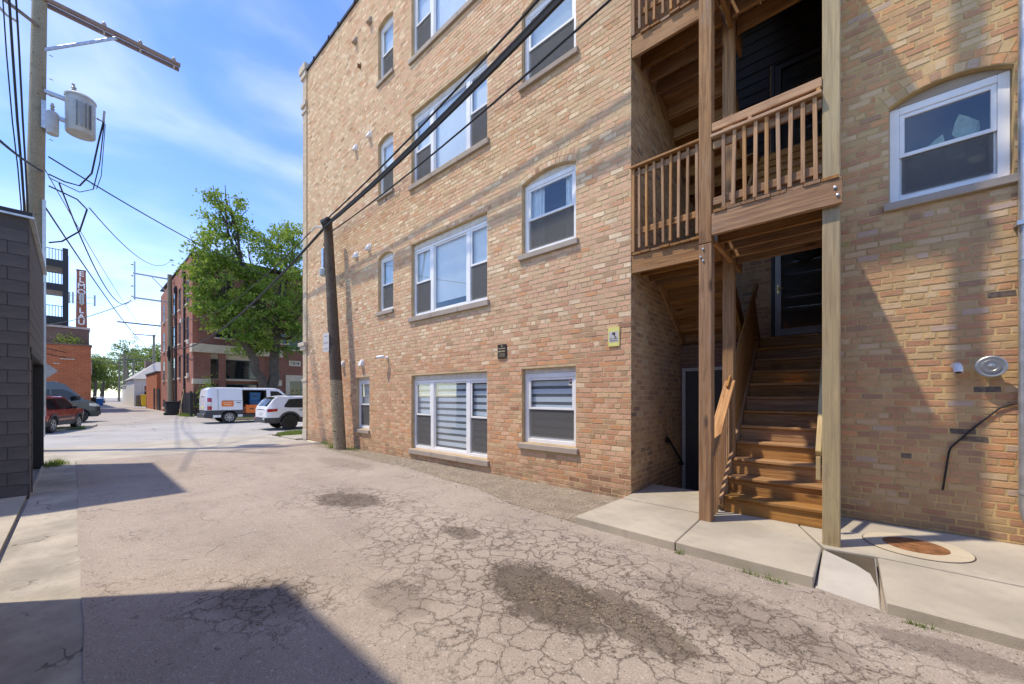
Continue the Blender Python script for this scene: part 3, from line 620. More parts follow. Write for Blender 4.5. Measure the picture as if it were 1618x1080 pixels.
def window(o, Y, kind, behind, wl_, dark=False):
    x0, x1, z0, z1 = o['u0'] + .006, o['u1'] - .006, o['z0'] + .002, o['z1']; fy = Y + .085
    win = bpy.data.objects.new('window', None); link(win, bld, True)
    sill(win, o, Y, 'stone', 3 if kind == 'triple' else 1)
    if kind == 'triple':
        hb = .13; m = MB(); m.box(x0, x1, fy - .01, fy + .09, z1 - hb, z1 - .003); m.build('head_board', M['white_paint'], win, bevel=.008)
        zt = z1 - hb; m = MB(); ring_frame(m, x0, x1, z0, zt, .06, fy, fy + .10, .07); m.box(-7.61, -7.49, fy, fy + .09, z0 + .07, zt - .06).box(-6.32, -6.20, fy, fy + .09, z0 + .07, zt - .06); m.build('frame', M['white'], win, bevel=.005)
        double_hung(win, x0 + .062, -7.612, z0 + .072, zt - .062, fy + .01); double_hung(win, -6.198, x1 - .062, z0 + .072, zt - .062, fy + .01)
        m = MB(); ring_frame(m, -7.488, -6.322, z0 + .072, zt - .062, .03, fy + .02, fy + .05); m.build('sash', M['white'], win, bevel=.003)
        B('pane', M['glass'], win, (-7.46, -6.35, fy + .032, fy + .038, z0 + .10, zt - .09))
        spans = ((x0 + .07, -7.62), (-7.48, -6.33), (-6.19, x1 - .07)); za, zb = z0 + .08, zt - .07
    else:
        zt = z1 if o['arch'] else z1 - .09
        if o['arch']: head_board(win, wl_, o, o['u0'] + .004, o['u1'] - .004, zt + .001, fy, 'stone' if wl_ is RW else 'white_paint')
        else: B('head_board', M['white_paint'], win, (x0, x1, fy - .01, fy + .09, zt + .001, z1 - .003))
        t = .085 if kind == 'wide' else .06; m = MB(); ring_frame(m, x0, x1, z0, zt, t, fy, fy + .1, .075); m.build('frame', M['white'], win, bevel=.006)
        double_hung(win, x0 + t + .002, x1 - t - .002, z0 + .077, zt - t - .002, fy + .012)
        spans = ((x0 + t, x1 - t),); za, zb = z0 + .08, zt - t
    by = fy + .095
    room(win, x0, x1, z0, z1, fy)
    for i, (a, b) in enumerate(spans):
        if behind == 'zebra': zebra(win, a, b, za, zb, by)
        elif behind == 'slats': slats(win, a, b, za + (zb - za) * (0 if i != 1 else .14), zb, by)
        elif behind == 'shade': B('roller_blind', M['blind_white'], win, (a, b, by, by + .004, za + (zb - za) * (.02 if kind == 'triple' else .45), zb))
        elif behind == 'drape': drape(win, a, a + (b - a) * .30, za, zb, by); drape(win, b - (b - a) * .22, b, za, zb, by)
        elif behind == 'sheer': drape(win, a, b, za, zb, by + .02)
    return win
for i, o in enumerate(ops):
    if i < 4: window(o, BW, 'triple', ['zebra', 'slats', 'shade', 'shade'][i], MW)
    elif i < 8: w_ = window(o, BW, 'wide', ['zebra', 'drape', 'slats', 'shade'][i - 4], MW)
    else: window(o, BW, 'narrow', ['sheer', 'shade', 'shade', 'slats'][i - 8], MW)
    if i == 4:
        B('sticker', M['sign_white'], w_, (-3.68, -3.59, BW + .106, BW + .109, 1.78, 1.92)); B('sticker_mark', M['red_lens'], w_, (-3.675, -3.595, BW + .104, BW + .106, 1.875, 1.915)); B('sticker_mark', M['ink'], w_, (-3.665, -3.605, BW + .104, BW + .106, 1.81, 1.845))
for o in RW.ops:
    w_ = window(o, RY, 'wide', 'none', RW)
# house plant behind the right hand window
pl = thing('house_plant', (.9, 6.75, 3.9), 'broad leaved green house plant standing inside the window right of the porch', 'plant')
m = MB()
for bx, bz, s_, rz in ((1.0, 4.62, .17, .3), (.78, 4.50, .12, -.4), (.92, 4.35, .11, .8), (.62, 4.38, .11, -.2), (1.08, 4.28, .12, .2)):
    c, sn = math.cos(rz), math.sin(rz); shp = [(-.5, -.55), (0, -.9), (.5, -.55), (.62, 0), (.3, .6), (0, 1), (-.3, .6), (-.62, 0)]
    m.quad(*[(bx + (a * c - b * sn) * s_, 6.58 + .05 * abs(a), bz + (a * sn + b * c) * s_) for a, b in shp])
    m.tube([(bx, 6.6, bz - s_ * .5), (.9, 6.72, 3.98)], .006, 5)
m.build('foliage', plain('dusty_leaf', (.40, .46, .34), .5, 0, .2, 9, .1), pl); MB().lathe((.9, 6.75, 3.86), (0, 0, 1), [(.08, 0), (.11, .16)], 14).build('pot', M['far_brown'], pl)
# entrance doors of the recess
def storm_door(z0, wall, x0=-1.12, x1=-.16, fm='grey_metal'):
    dr = bpy.data.objects.new('door', None); link(dr, bld, True); y = BY + .05
    m = MB(); ring_frame(m, x0 + .005, x1 - .005, z0, z0 + 2.06, .05, BY - .01, BY + .1); m.build('frame', M['door_dark'], dr)
    m = MB(); ring_frame(m, x0 + .06, x1 - .06, z0 + .02, z0 + 2.0, .10, y - .03, y, .16); m.build('storm_frame', M[fm], dr, bevel=.004)
    B('pane', M['glass'], dr, (x0 + .15, x1 - .15, y - .02, y - .014, z0 + .17, z0 + 1.91)); B('door_leaf', M['door_dark'], dr, (x0 + .06, x1 - .06, y + .02, y + .07, z0, z0 + 2.03))
    m = MB().tube([(x0 + .11, y - .07, z0 + .95), (x0 + .11, y - .035, z0 + .95)], .012, 8).tube([(x0 + .11, y - .07, z0 + .95), (x0 + .20, y - .07, z0 + .96)], .009, 8).box(x0 + .095, x0 + .125, y - .037, y - .03, z0 + .86, z0 + 1.04); m.build('handle', M['brass'], dr)
    return dr
d1 = storm_door(2.71, wk); storm_door(6.0, wk, fm='door_dark')  # upper storm frame goes dark too, putting recess shade into its colour
M['shade_siding'] = plain('recess_shade_siding', (.022, .017, .013), .6, 0, .25, 6, .1)  # siding boards coloured near black to stand in for the upper recess shade
pn = B('panelling', M['shade_siding'], bld, (-2.44, -.13, BY - .012, BY - .004, 8.12, 11.5), (-2.44, -1.14, BY - .012, BY - .004, 5.97, 8.12))
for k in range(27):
    z_ = 5.98 + k * .205; x1_ = -1.14 if z_ < 7.95 else -.13; B('siding_board', M['shade_siding'], pn, (-2.43, x1_ - .005, BY - .03, BY - .012, z_, z_ + .19), bevel=.006)
m = MB(); n = 20                              # dark wreath hung on the first door
m.lathe((-.58, BY + .005, 4.3), (0, 1, .0), [(.02, -.02), (.17, -.01), (.19, .01), (.10, .02)], 22)
tag(m.build('door_wreath', M['black'], None, True), 'dark round wreath hung on the glass door at the top of the stairs', 'wreath')
B('basement_wall', M['far_brown'], bld, (-2.49, -1.26, 7.92, 8.2, -.4, 2.60)); B('door_frame', M['grey_metal'], bld, (-2.44, -2.38, 7.86, 7.93, -.36, 2.08), (-2.44, -1.42, 7.86, 7.93, 2.08, 2.14), (-1.48, -1.42, 7.86, 7.93, -.36, 2.08))
B('basement_door', M['door_dark'], bld, (-2.375, -1.485, 7.88, 7.93, -.35, 2.075))
B('stairwell', M['conc_rough'], bld, (-2.48, -1.26, 6.47, 7.93, -.45, -.36), (-2.48, -1.26, 6.47, 6.75, -.36, -.06), (-2.48, -1.26, 6.75, 7.03, -.36, -.21), (-1.28, -1.24, 6.47, 7.9, -.4, .1))
hr = thing('black_handrail', (-2.44, 7.1, .8), 'short black pipe handrail on the wall beside the basement steps', 'handrail')
MB().tube([(-2.44, 6.98, .86), (-2.42, 7.02, .84), (-2.42, 7.95, .20), (-2.45, 8.0, .18)], .018, 8).build('pipe', M['black'], hr, True); B('bracket', M['black'], hr, (-2.485, -2.43, 7.05, 7.09, .75, .81)); B('bracket', M['black'], hr, (-2.485, -2.43, 7.78, 7.82, .25, .31))

# ------------------------------------------------------------------ wooden back porch
por = thing('wooden_porch', (-1.2, 5.6, .1), 'weathered timber back porch with posts, decks, balusters and closed stairs in the wall recess', 'porch')
PX0, PX1 = -1.28, -.12                       # left and right front posts
pw = .142
def post(x, y, z0, z1, mat='wood', w_=pw): return beam('post', (x, y, z0), (x, y, z1), w_, w_, M[mat], por, up=(0, 1, 0), bevel=.008)
post(PX0, 5.04, .085, 3.42); post(PX0, 5.04, 3.425, 7.0); post(PX0, 5.04, 7.005, 10.6)
post(PX1, 5.06, .07, 10.6, 'wood_pale')
post(-1.27, 6.16, -.3, 10.6, 'wood_dark'); post(-.16, 6.2, .09, 10.6, 'wood_dark')
for x, y, z in ((PX0 - .02, 4.965, 3.36), (PX0 - .045, 4.965, 3.27), (PX0 - .02, 4.965, 3.22)):
    MB().lathe((x, y, z), (0, -1, 0), [(.012, 0), (.012, .008), (.006, .012)], 8).build('bolt', M['galv'], por)
def deck(zt, first):
    """left deck flush with the facade, right deck standing forward to the posts; zt is the top of the boards"""
    bt = zt - .036
    beam('rim_beam', (-2.485, 5.64, bt - .135), (PX0 - .075, 5.66, bt - .135), .045, .265, M['wood'], por)
    beam('rim_beam', (PX0 + .08, 4.955, bt - .125), (PX1 + .085, 4.955, bt - .125), .05, .25, M['wood'], por)
    for k, x in enumerate((PX1 + .03, PX1 + .05)): MB().lathe((x, 4.928, bt - .09 - .08 * k), (0, -1, 0), [(.014, 0), (.014, .008), (.006, .012)], 8).build('bolt', M['galv'], por)
    for y in (5.30, 5.62, 5.95, 6.28): beam('joist', (PX0 + .085, y, bt - .13), (PX1 - .03, y, bt - .13), .04, .22, M['wood'], por)
    for y in (5.98, 6.32, 6.66): beam('joist', (-2.48, y, bt - .12), (PX0 - .05, y, bt - .12), .04, .22, M['wood'], por)
    beam('cross_beam', (PX0 + .05, 5.14, bt - .14), (PX0 + .05, 6.7, bt - .14), .05, .25, M['wood'], por); beam('cross_beam', (PX1 - .02, 5.14, bt - .14), (PX1 - .02, 6.4, bt - .14), .05, .25, M['wood'], por)
    B('joist_hanger', M['galv'], por, (PX0 + .072, PX0 + .10, 5.09, 5.12, bt - .27, bt - .04))
    x = -2.47; k = 0
    while x < PX0 - .12:
        e = random.uniform(-.02, .02); beam('deck_plank', (x + .068, 5.60 + e, zt - .018), (x + .068, 6.72, zt - .018), .134, .034, M['wood'], por, bevel=.003); x += .1405
    x = PX0 + .10
    while x < PX1 + .02:
        e = random.uniform(-.015, .01); beam('deck_plank', (x + .068, 4.93 + e, zt - .018), (x + .068, 6.35, zt - .018), .134, .034, M['wood'], por, bevel=.003); x += .1405
def railing(zt):
    # left bay: long balusters, right bay: shorter ones with an extra rail on blocks
    zl = zt + 1.29
    beam('top_rail', (-2.485, 5.62, zl), (PX0 - .07, 5.62, zl), .13, .032, M['wood_rail'], por); beam('rail', (-2.47, 5.655, zl - .085), (PX0 - .07, 5.655, zl - .085), .038, .088, M['wood_rail'], por)
    beam('rail', (-2.44, 5.66, zt + .33), (PX0 - .07, 5.66, zt + .33), .038, .088, M['wood_rail'], por)
    beam('end_post', (-2.455, 5.62, zt + .01), (-2.455, 5.62, zl - .02), .05, .05, M['wood_rail'], por, up=(0, 1, 0))
    for x in (-2.36, -2.25, -2.13, -2.01, -1.90, -1.79, -1.67, -1.55):
        j = random.uniform(-.008, .008); beam('baluster', (x + j, 5.618, zt + .05 + random.uniform(-.01, .01)), (x - j, 5.618, zl - .02), .036, .036, M['wood_rail'], por, up=(0, 1, 0), bevel=.003)
    zr = zt + .88
    beam('top_rail', (PX0 + .072, 4.985, zr), (PX1 - .072, 4.985, zr), .125, .034, M['wood_rail'], por); beam('rail', (PX0 + .075, 5.01, zr - .085), (PX1 - .075, 5.01, zr - .085), .038, .088, M['wood_rail'], por)
    beam('rail', (PX0 + .075, 5.01, zt + .13), (PX1 - .075, 5.01, zt + .13), .038, .088, M['wood_rail'], por)
    beam('grab_rail', (PX0 + .072, 4.99, zr + .125), (PX1 - .072, 4.99, zr + .125), .035, .10, M['wood_rail'], por, bevel=.006)
    for x in (-.82, PX1 - .10): beam('rail_block', (x, 4.99, zr + .017), (x, 4.99, zr + .075), .04, .04, M['wood_rail'], por, up=(0, 1, 0))
    for x in (-1.08, -.975, -.87, -.765, -.66, -.555, -.45, -.345, -.245):
        j = random.uniform(-.01, .01); beam('baluster', (x + j, 4.968, zt + .02 + random.uniform(-.008, .008)), (x - j, 4.968, zr - .02), .036, .036, M['wood_rail'], por, up=(0, 1, 0), bevel=.003)
def flight(x0, x1, ys, zs, n, rise, run, dirn, mat='wood_dark', skip_first=False):
    """n risers from level zs; dirn +1 climbs into the recess, -1 climbs toward the alley"""
    for i in range(n):
        z = zs + rise * (i + 1); y = ys + dirn * run * i
        beam('riser', (x0, y + dirn * .012, z - rise / 2 - .02), (x1, y + dirn * .012, z - rise / 2 - .02), .022, rise - .042, M[mat], por, bevel=.002)
        if i < n - 1: beam('tread', (x0 - .0, y + dirn * (run / 2 - .012), z - .02), (x1, y + dirn * (run / 2 - .012), z - .02), run + .03, .038, M[mat], por, bevel=.006)
    a = Vector((0, ys - dirn * .0, zs + rise * .35)); b = Vector((0, ys + dirn * run * (n - 1), zs + rise * (n - .65)))
    for x in (x0 - .025, x1 + .025): beam('stringer', (x, a.y, a.z), (x, b.y, b.z), .04, .27, M[mat], por)
    return
S0, RISE, RUN = .10, .213, .245
flight(-1.20, -.19, 5.555, S0 + .0, 12, RISE, RUN, 1, 'wood_dark')
L1 = S0 + 12 * RISE
Z1, Z2, Z3 = 3.775, 7.075, 10.4
L2 = 5.96
for zl in (L1, L2, L2 + 3.3):
    x = -2.46
    while x < -.14: beam('deck_plank', (x + .068, 8.0 if x < -1.3 else 8.24, zl - .018), (x + .068, 8.93, zl - .018), .134, .034, M['wood_dark'], por, bevel=.003); x += .1405
    for y in (8.3, 8.6, 8.9): beam('joist', (-2.47, y, zl - .15), (-.13, y, zl - .15), .04, .22, M['wood_dark'], por)
flight(-2.44, -1.44, 8.02, L1, 5, (Z1 - L1) / 5, .31, -1); flight(-1.20, -.19, 6.36, Z1, 10, (L2 - Z1) / 10, .205, 1)
flight(-2.44, -1.44, 8.02, L2, 5, (Z2 - L2) / 5, .31, -1); flight(-1.20, -.19, 6.36, Z2, 10, (L2 + 3.3 - Z2) / 10, .205, 1)
for zt in (Z1, Z2): deck(zt, True); railing(zt)
deck(Z3, False)
# balustrade on the open side of the lower stairs
def on_stair(y, up): return S0 + RISE * (1 + (y - 5.555) / RUN) + up
beam('stair_rail', (-1.245, 5.02, on_stair(5.02, 1.02)), (-1.245, 6.10, on_stair(6.10, 1.02)), .13, .036, M['wood_rail'], por); beam('stair_rail', (-1.245, 5.12, on_stair(5.12, .93)), (-1.245, 6.1, on_stair(6.1, .93)), .036, .09, M['wood_rail'], por)
for y in np.arange(5.22, 6.08, .105): beam('baluster', (-1.262, y, on_stair(y, -.12)), (-1.262, y, on_stair(y, .97)), .034, .034, M['wood_rail'], por, up=(0, 1, 0), bevel=.003)
beam('stair_rail', (-.235, 5.32, on_stair(5.32, .86)), (-.235, 7.0, on_stair(7.0, .86)), .05, .085, M['wood_pale'], por, bevel=.008); beam('rail_block', (-.235, 5.30, on_stair(5.3, .60)), (-.235, 5.30, on_stair(5.3, .85)), .04, .04, M['wood_pale'], por, up=(0, 1, 0))
beam('stair_rail', (-1.245, 6.22, on_stair(6.22, 1.0)), (-1.245, 8.2, on_stair(8.2, 1.0)), .05, .10, M['wood_dark'], por); beam('skirt_board', (-1.245, 6.24, on_stair(6.24, .45)), (-1.245, 8.2, on_stair(8.2, .45)), .025, 1.0, M['wood_dark'], por)

# ------------------------------------------------------------------ things fixed on the walls
def wall_thing(name, loc, label, cat, group=None): return thing(name, loc, label, cat, group)
pq = wall_thing('black_plaque', (-5.15, BW - .015, 2.48), 'small black plaque with gold lettering on the brick between the basement windows', 'sign')
B('plate', M['plaque'], pq, (-5.27, -5.04, BW - .03, BW - .012, 2.34, 2.62), bevel=.003)
def ink_line(par, x0, x1, y, z, h, mat, seed, name='lettering'):
    r_ = random.Random(seed); m = MB(); x = x0
    while x < x1:
        wd = h * r_.uniform(.35, .75); m.box(x, min(x + wd, x1), y - .002, y, z - h * r_.uniform(.35, .5), z + h * r_.uniform(.35, .5)); x += wd + h * r_.uniform(.18, .45)
    return m.build(name, mat, par)
MB().lathe((-5.155, BW - .030, 2.585), (0, -1, 0), [(.014, 0), (.010, .002)], 10).build('emblem', M['gold'], pq)
ink_line(pq, -5.245, -5.065, BW - .030, 2.537, .026, M['gold'], 1); ink_line(pq, -5.255, -5.065, BW - .030, 2.483, .03, M['gold'], 2)
for k in range(4): ink_line(pq, -5.245, -5.07, BW - .030, 2.435 - .02 * k, .007, M['gold'], 3 + k)
ys = wall_thing('camera_warning_sign', (-2.765, BW - .014, 2.53), 'yellow and white surveillance warning sign with a camera symbol near the brick corner', 'sign')
B('plate', M['sign_yellow'], ys, (-2.86, -2.67, BW - .022, BW - .013, 2.38, 2.68)); B('panel', M['sign_white'], ys, (-2.845, -2.685, BW - .0235, BW - .022, 2.445, 2.61))
m = MB(); m.hexa([(-2.80, BW - .026, 2.575), (-2.745, BW - .026, 2.545), (-2.745, BW - .0235, 2.545), (-2.80, BW - .0235, 2.575), (-2.785, BW - .026, 2.60), (-2.735, BW - .026, 2.592), (-2.735, BW - .0235, 2.592), (-2.785, BW - .0235, 2.60)]); m.box(-2.752, -2.742, BW - .026, BW - .0235, 2.525, 2.56).box(-2.75, -2.722, BW - .026, BW - .0235, 2.515, 2.53); m.build('camera_symbol', M['ink'], ys)
ink_line(ys, -2.835, -2.695, BW - .0235, 2.498, .014, M['ink'], 8); ink_line(ys, -2.835, -2.695, BW - .0235, 2.468, .014, M['ink'], 9)
VL = {(-10.34, 9.10): 'small white vent hood beside the third floor narrow window', (-11.17, 9.08): 'white vent hood farther from the third floor narrow window', (-10.38, 5.88): 'small white vent hood beside the second floor narrow window', (-11.13, 5.84): 'white vent hood farther from the second floor narrow window', (-10.78, 2.57): 'white vent hood above the narrow basement window', (-12.0, 2.60): 'white vent hood right behind the leaning pole', (-10.31, 12.37): 'tan vent hood beside the top floor narrow window', (-11.17, 12.32): 'tan vent hood farther from the top floor narrow window'}
for (x, z), lb in VL.items():
    v = wall_thing('vent_hood', (x, BW - .012, z), lb, 'vent', 'vent hoods on the brick facade'); mt = M['white'] if 'white' in lb else M['stone']
    m = MB(); m.hexa([(x - .08, BW - .13, z - .09), (x + .08, BW - .13, z - .09), (x + .08, BW - .01, z - .09), (x - .08, BW - .01, z - .09), (x - .055, BW - .05, z + .09), (x + .055, BW - .05, z + .09), (x + .055, BW - .01, z + .09), (x - .055, BW - .01, z + .09)]); m.build('hood', mt, v, bevel=.012); B('flange', mt, v, (x - .09, x + .09, BW - .016, BW - .006, z - .10, z + .10))
rb = thing('rusty_bracket', (-10.9, BW, 11.4), 'small rusty iron anchor stuck in the upper facade', 'bracket'); B('stub', M['rust'], rb, (-10.92, -10.88, BW - .10, BW, 11.33, 11.43)); B('plate', M['rust'], rb, (-10.94, -10.86, BW - .015, BW, 11.38, 11.5))
sc_ = wall_thing('security_camera', (-9.49, BW - .01, 2.64), 'white bullet security camera on the brick above the basement windows', 'camera')
MB().lathe((-9.40, BW - .01, 2.63), (0, -1, 0), [(.045, 0), (.045, .02), (.02, .05), (.018, .11)], 14).build('mount', M['white'], sc_, True); MB().lathe((-9.38, BW - .12, 2.66), (-1, -.5, -.12), [(.03, 0), (.045, .02), (.045, .22), (.038, .225)], 14).build('housing', M['white'], sc_, True); MB().lathe((-9.585, BW - .222, 2.633), (-1, -.5, -.12), [(.034, 0), (.030, .012)], 12).build('lens', M['black'], sc_)
m = MB(); vp = thing('white_pipe_vent', (.88, RY, 1.9), 'white plastic elbow vent pipe poking out of the brick wall', 'vent')
MB().tube([(.88, RY + .02, 1.92), (.88, RY - .10, 1.92), (.88, RY - .15, 1.90), (.88, RY - .17, 1.845)], .036, 16).build('elbow', M['white'], vp, True); MB().lathe((.88, RY - .1705, 1.8445), (0, -.3, -.95), [(.028, 0), (.028, .002)], 14).build('mouth', M['black'], vp)
dv = thing('round_vent_cap', (1.11, RY, 1.9), 'round grey metal vent cap with rings standing off the brick wall', 'vent')
MB().lathe((1.11, RY + .02, 1.90), (0, -1, 0), [(.055, 0), (.055, .13)], 20).build('stub', M['alum'], dv, True)
cp = MB().lathe((1.11, RY - .10, 1.90), (0, -1, 0), [(.104, 0), (.110, .006), (.110, .016), (.098, .024), (.094, .022), (.070, .024), (.066, .030), (.045, .030), (.040, .026), (.018, .028), (.010, .034)], 40).build('cap', M['alum'], dv, True)
tag(MB().tube([(1.30, RY - .02, 1.52), (1.25, RY - .022, 1.515), (1.18, RY - .02, 1.47), (1.02, RY - .016, 1.27), (.85, RY - .016, 1.04), (.835, RY - .016, .98), (.81, RY - .016, .75), (.795, RY - .016, .60), (.79, RY + .01, .55)], .0085, 8).build('wall_cable', M['cable'], None, True), 'black cable stapled in a bent line down the right hand brick wall', 'cable')
ds = thing('downspout', (1.33, RY - .08, .1), 'galvanised round downspout with ribbed elbow at the foot of the brick wall', 'downspout')
MB().tube([(1.335, RY - .07, .62), (1.335, RY - .07, 13.4)], .047, 18).build('pipe', M['galv'], ds, True)
el = [(1.335, RY - .07, .64)] + [(1.335 + .14 * (1 - math.cos(a)), RY - .07 - .16 * (1 - math.cos(a)), .52 - .30 * math.sin(a)) for a in np.linspace(0, 1.35, 14)]
MB().tube(el, [.050 if i % 2 else .044 for i in range(len(el))], 18).build('elbow', M['galv'], ds, True)
for z in (.62, 2.95): MB().lathe((1.335, RY - .07, z), (0, 0, 1), [(.052, 0), (.052, .03)], 18).build('joint_collar', M['galv'], ds, True)
B('strap', M['galv'], ds, (1.27, 1.40, RY - .13, RY - .005, 3.3, 3.34))

# ------------------------------------------------------------------ grey block garage on the left, and its neighbour outside the frame
gar = thing('grey_block_garage', (-11.8, -3, 0), 'dark grey painted concrete block garage with a roll door onto the alley', 'garage')
GH = 4.50; GY = -.47
B('wall', M['block_mortar'], gar, (-13.95, -9.76, -7, GY - .45, -.05, GH - .1), (-10.15, -9.76, GY - .46, GY - .006, -.05, GH - .1), (-13.95, -13.62, GY - .46, GY - .006, -.05, GH - .1), (-13.62, -10.15, GY - .30, GY - .006, 2.32, GH - .1))
bxm = {}
def block(L):
    k = round(L, 3)
    if k not in bxm: bxm[k] = MB().box(-L / 2, L / 2, -.004, .008, -.094, .094).mesh('block', M['block'], bevel=.004)
    return bxm[k]
gw = [c for c in gar.children][0]
def blocks(u0, u1, z0, z1, put, rz):
    k = 0; z = z0
    while z + .19 <= z1 + .01:
        e = u0 - (.2 if k % 2 else 0)
        while e < u1 - .02:
            a, b = max(e, u0), min(e + .392, u1)
            if b - a > .05:
                o = bpy.data.objects.new('block', block(b - a)); o.location = put((a + b) / 2, z + .1); o.rotation_euler = (0, 0, rz); link(o, gw, True)
            e += .4
        z += .2; k += 1
blocks(-2.48, GY, 0, GH - .12, lambda u, z: (-9.76, u, z), R(-90))
blocks(-10.15, -9.755, 0, 2.3, lambda u, z: (u, GY - .006, z), 0); blocks(-13.95, -13.62, 0, 2.3, lambda u, z: (u, GY - .006, z), 0); blocks(-13.95, -9.755, 2.4, GH - .12, lambda u, z: (u, GY - .006, z), 0)
B('lintel', M['dark_metal'], gar, (-13.75, -10.0, GY - .28, GY + .006, 2.29, 2.395)); B('jamb', M['dark_metal'], gar, (-13.66, -13.60, GY - .4, GY + .012, -.02, 2.29)); B('jamb', M['dark_metal'], gar, (-10.17, -10.11, GY - .4, GY + .012, -.02, 2.29))
dr = bpy.data.objects.new('roll_door', None); link(dr, gar, True)
for k in range(5): B('door_panel', M['door_dark'], dr, (-13.6, -10.17, GY - .44, GY - .40, .0 + k * .46, .45 + k * .46), bevel=.01)
B('roof_cap', M['galv'], gar, (-14.0, -9.70, -7, GY + .05, GH - .10, GH - .07)); B('roof', M['dark_metal'], gar, (-13.98, -9.72, -7, GY + .03, GH - .07, GH))
gb2 = thing('brick_garage', (1, -4, 0), 'brown brick garage with a dark door along the alley opposite the porch', 'garage')
B('wall', M['far_brown'], gb2, (-5.02, 9, -8, GY, -.05, 4.3)); B('roof', M['dark_metal'], gb2, (-5.05, 9.05, -8, GY + .03, 4.3, 4.36)); B('door', M['door_dark'], gb2, (-3.5, .2, GY, GY + .02, 0, 2.3))

# ------------------------------------------------------------------ utility poles
def bracket_arm(par, a, b): return beam('arm_brace', a, b, .05, .06, M['xarm'], par)
up = thing('transformer_pole', (-17.8, -.75, 0), 'tall wooden utility pole with a long side crossarm and transformer behind the grey garage', 'utility pole')
MB().tube([(-17.8, -.80, -.3), (-17.8, -.75, 7.6), (-17.8, -.67, 13.6)], [.20, .175, .145], 20).build('pole', M['pole'], up, True)
for z, x in ((13.2, -17.68), (12.95, -17.95)):
    pass
xa = beam('crossarm', (-17.66, -.95, 13.22), (-17.66, 2.45, 13.22), .09, .11, M['xarm'], up); beam('crossarm', (-17.92, -.95, 13.22), (-17.92, 2.45, 13.22), .09, .11, M['xarm'], up)
beam('arm_brace', (-17.72, -.62, 11.72), (-17.72, .88, 13.12), .05, .07, M['galv'], up)
for y in (.62, 1.45, 2.3):
    B('spacer', M['galv'], up, (-17.9, -17.68, y - .02, y + .02, 13.14, 13.30)); MB().lathe((-17.79, y, 13.28), (0, 0, 1), [(.02, 0), (.02, .08), (.06, .09), (.06, .12), (.04, .14), (.055, .16), (.03, .2)], 12).build('insulator', M['porcelain'], up, True)
beam('crossarm', (-17.6, -1.9, 12.9), (-17.6, -.7, 12.3), .06, .08, M['xarm'], up)
MB().tube([(-17.7, -1.05, 12.2), (-17.7, -1.25, 12.25), (-17.7, -1.45, 12.45), (-17.7, -1.7, 12.62)], [.04, .03, .05, .02], 8).build('fuse_cutout', M['porcelain'], up, True)
for z in (9.2, 9.6, 10.5, 11.0, 11.7): MB().tube([(-17.8, -.5, z), (-17.8, -.42, z)], .012, 6).build('step_bolt', M['galv'], up)
B('conduit', M['galv'], up, (-17.64, -17.58, -.62, -.55, 1.0, 7.3))
tr = thing('pole_transformer', (-17.75, .12, 9.5), 'grey cylindrical transformer can hung beside the tall utility pole', 'transformer')
MB().lathe((-17.75, .12, 9.52), (0, 0, 1), [(.31, .1), (.32, .12), (.32, 1.15), (.34, 1.16), (.34, 1.21), (.28, 1.27), (.05, 1.30)], 32).build('tank', M['grey_metal'], tr, True)
for a in (-.25, .05, .35, .62): 
    c, s_ = math.cos(a), math.sin(a); MB().box(0, .07, -.01, .01, 9.75, 10.5).build('cooling_fin', M['alum'], tr).matrix_basis = Matrix.Translation((-17.75 + .315 * c, .12 + .315 * s_, 0)) @ Matrix.Rotation(a, 4, 'Z')
for dx, dy in ((.1, -.12), (-.1, -.1)): MB().lathe((-17.75 + dx, .12 + dy, 10.78), (.1, -.1, 1), [(.05, 0), (.03, .05), (.065, .08), (.03, .12), (.065, .15), (.03, .2), (.04, .26)], 12).build('bushing', M['porcelain'], tr, True)
for z in (9.85, 10.5): B('hanger', M['galv'], tr, (-17.80, -17.70, -.62, -.18, z, z + .10)); 
MB().tube([(-17.72, .46, 10.3), (-17.68, .6, 10.25), (-17.68, .62, 10.6)], .03, 8).build('terminal', M['porcelain'], tr, True)
tr2 = thing('small_capacitor_can', (-17.62, -.46, 9.3), 'small grey can fixed close to the trunk of the tall pole under the transformer', 'can')
MB().lathe((-17.62, -.43, 9.3), (0, 0, 1), [(.12, 0), (.13, .03), (.13, .62), (.10, .66)], 18).build('tank', M['grey_metal'], tr2, True); MB().lathe((-17.62, -.43, 9.96), (0, 0, 1), [(.04, 0), (.025, .05), (.05, .08), (.025, .12), (.05, .16), (.02, .26)], 10).build('bushing', M['porcelain'], tr2, True); B('bracket', M['galv'], tr2, (-17.70, -17.58, -.64, -.55, 9.4, 10.2))
lp = thing('leaning_pole', (-11.34, 5.19, 0), 'short leaning dark wooden pole with peeled foot against the brick facade', 'utility pole')
lpp = lambda z: (-11.34 - .1185 * z, 5.19, z)
MB().tube([lpp(2.05), lpp(4), lpp(7.02)], [.168, .155, .130], 18).build('pole', M['pole_dark'], lp, True); MB().tube([lpp(-.2), lpp(1.0), lpp(2.06)], [.178, .174, .1695], 18).build('peeled_foot', M['pole_bare'], lp, True)
B('lamp_box', M['galv'], lp, (-12.24, -12.10, 5.02, 5.14, 5.55, 6.15), bevel=.01); MB().lathe((-12.17, 5.06, 5.30), (0, 0, 1), [(.10, 0), (.115, .05), (.115, .2), (.06, .25)], 16).build('lamp_globe', M['grey_metal'], lp, True)
MB().tube([(-12.15, 5.05, 6.82), (-12.05, 5.0, 6.9), (-11.75, 5.02, 6.88), (-11.70, 5.05, 6.75)], [.03, .09, .10, .03], 10).build('splice_case', M['black'], lp, True)
MB().tube([(-12.2, 5.1, 6.85), (-12.55, 4.98, 6.90), (-12.8, 4.95, 6.82)], .025, 7).build('cable_clamp', M['galv'], lp, True)
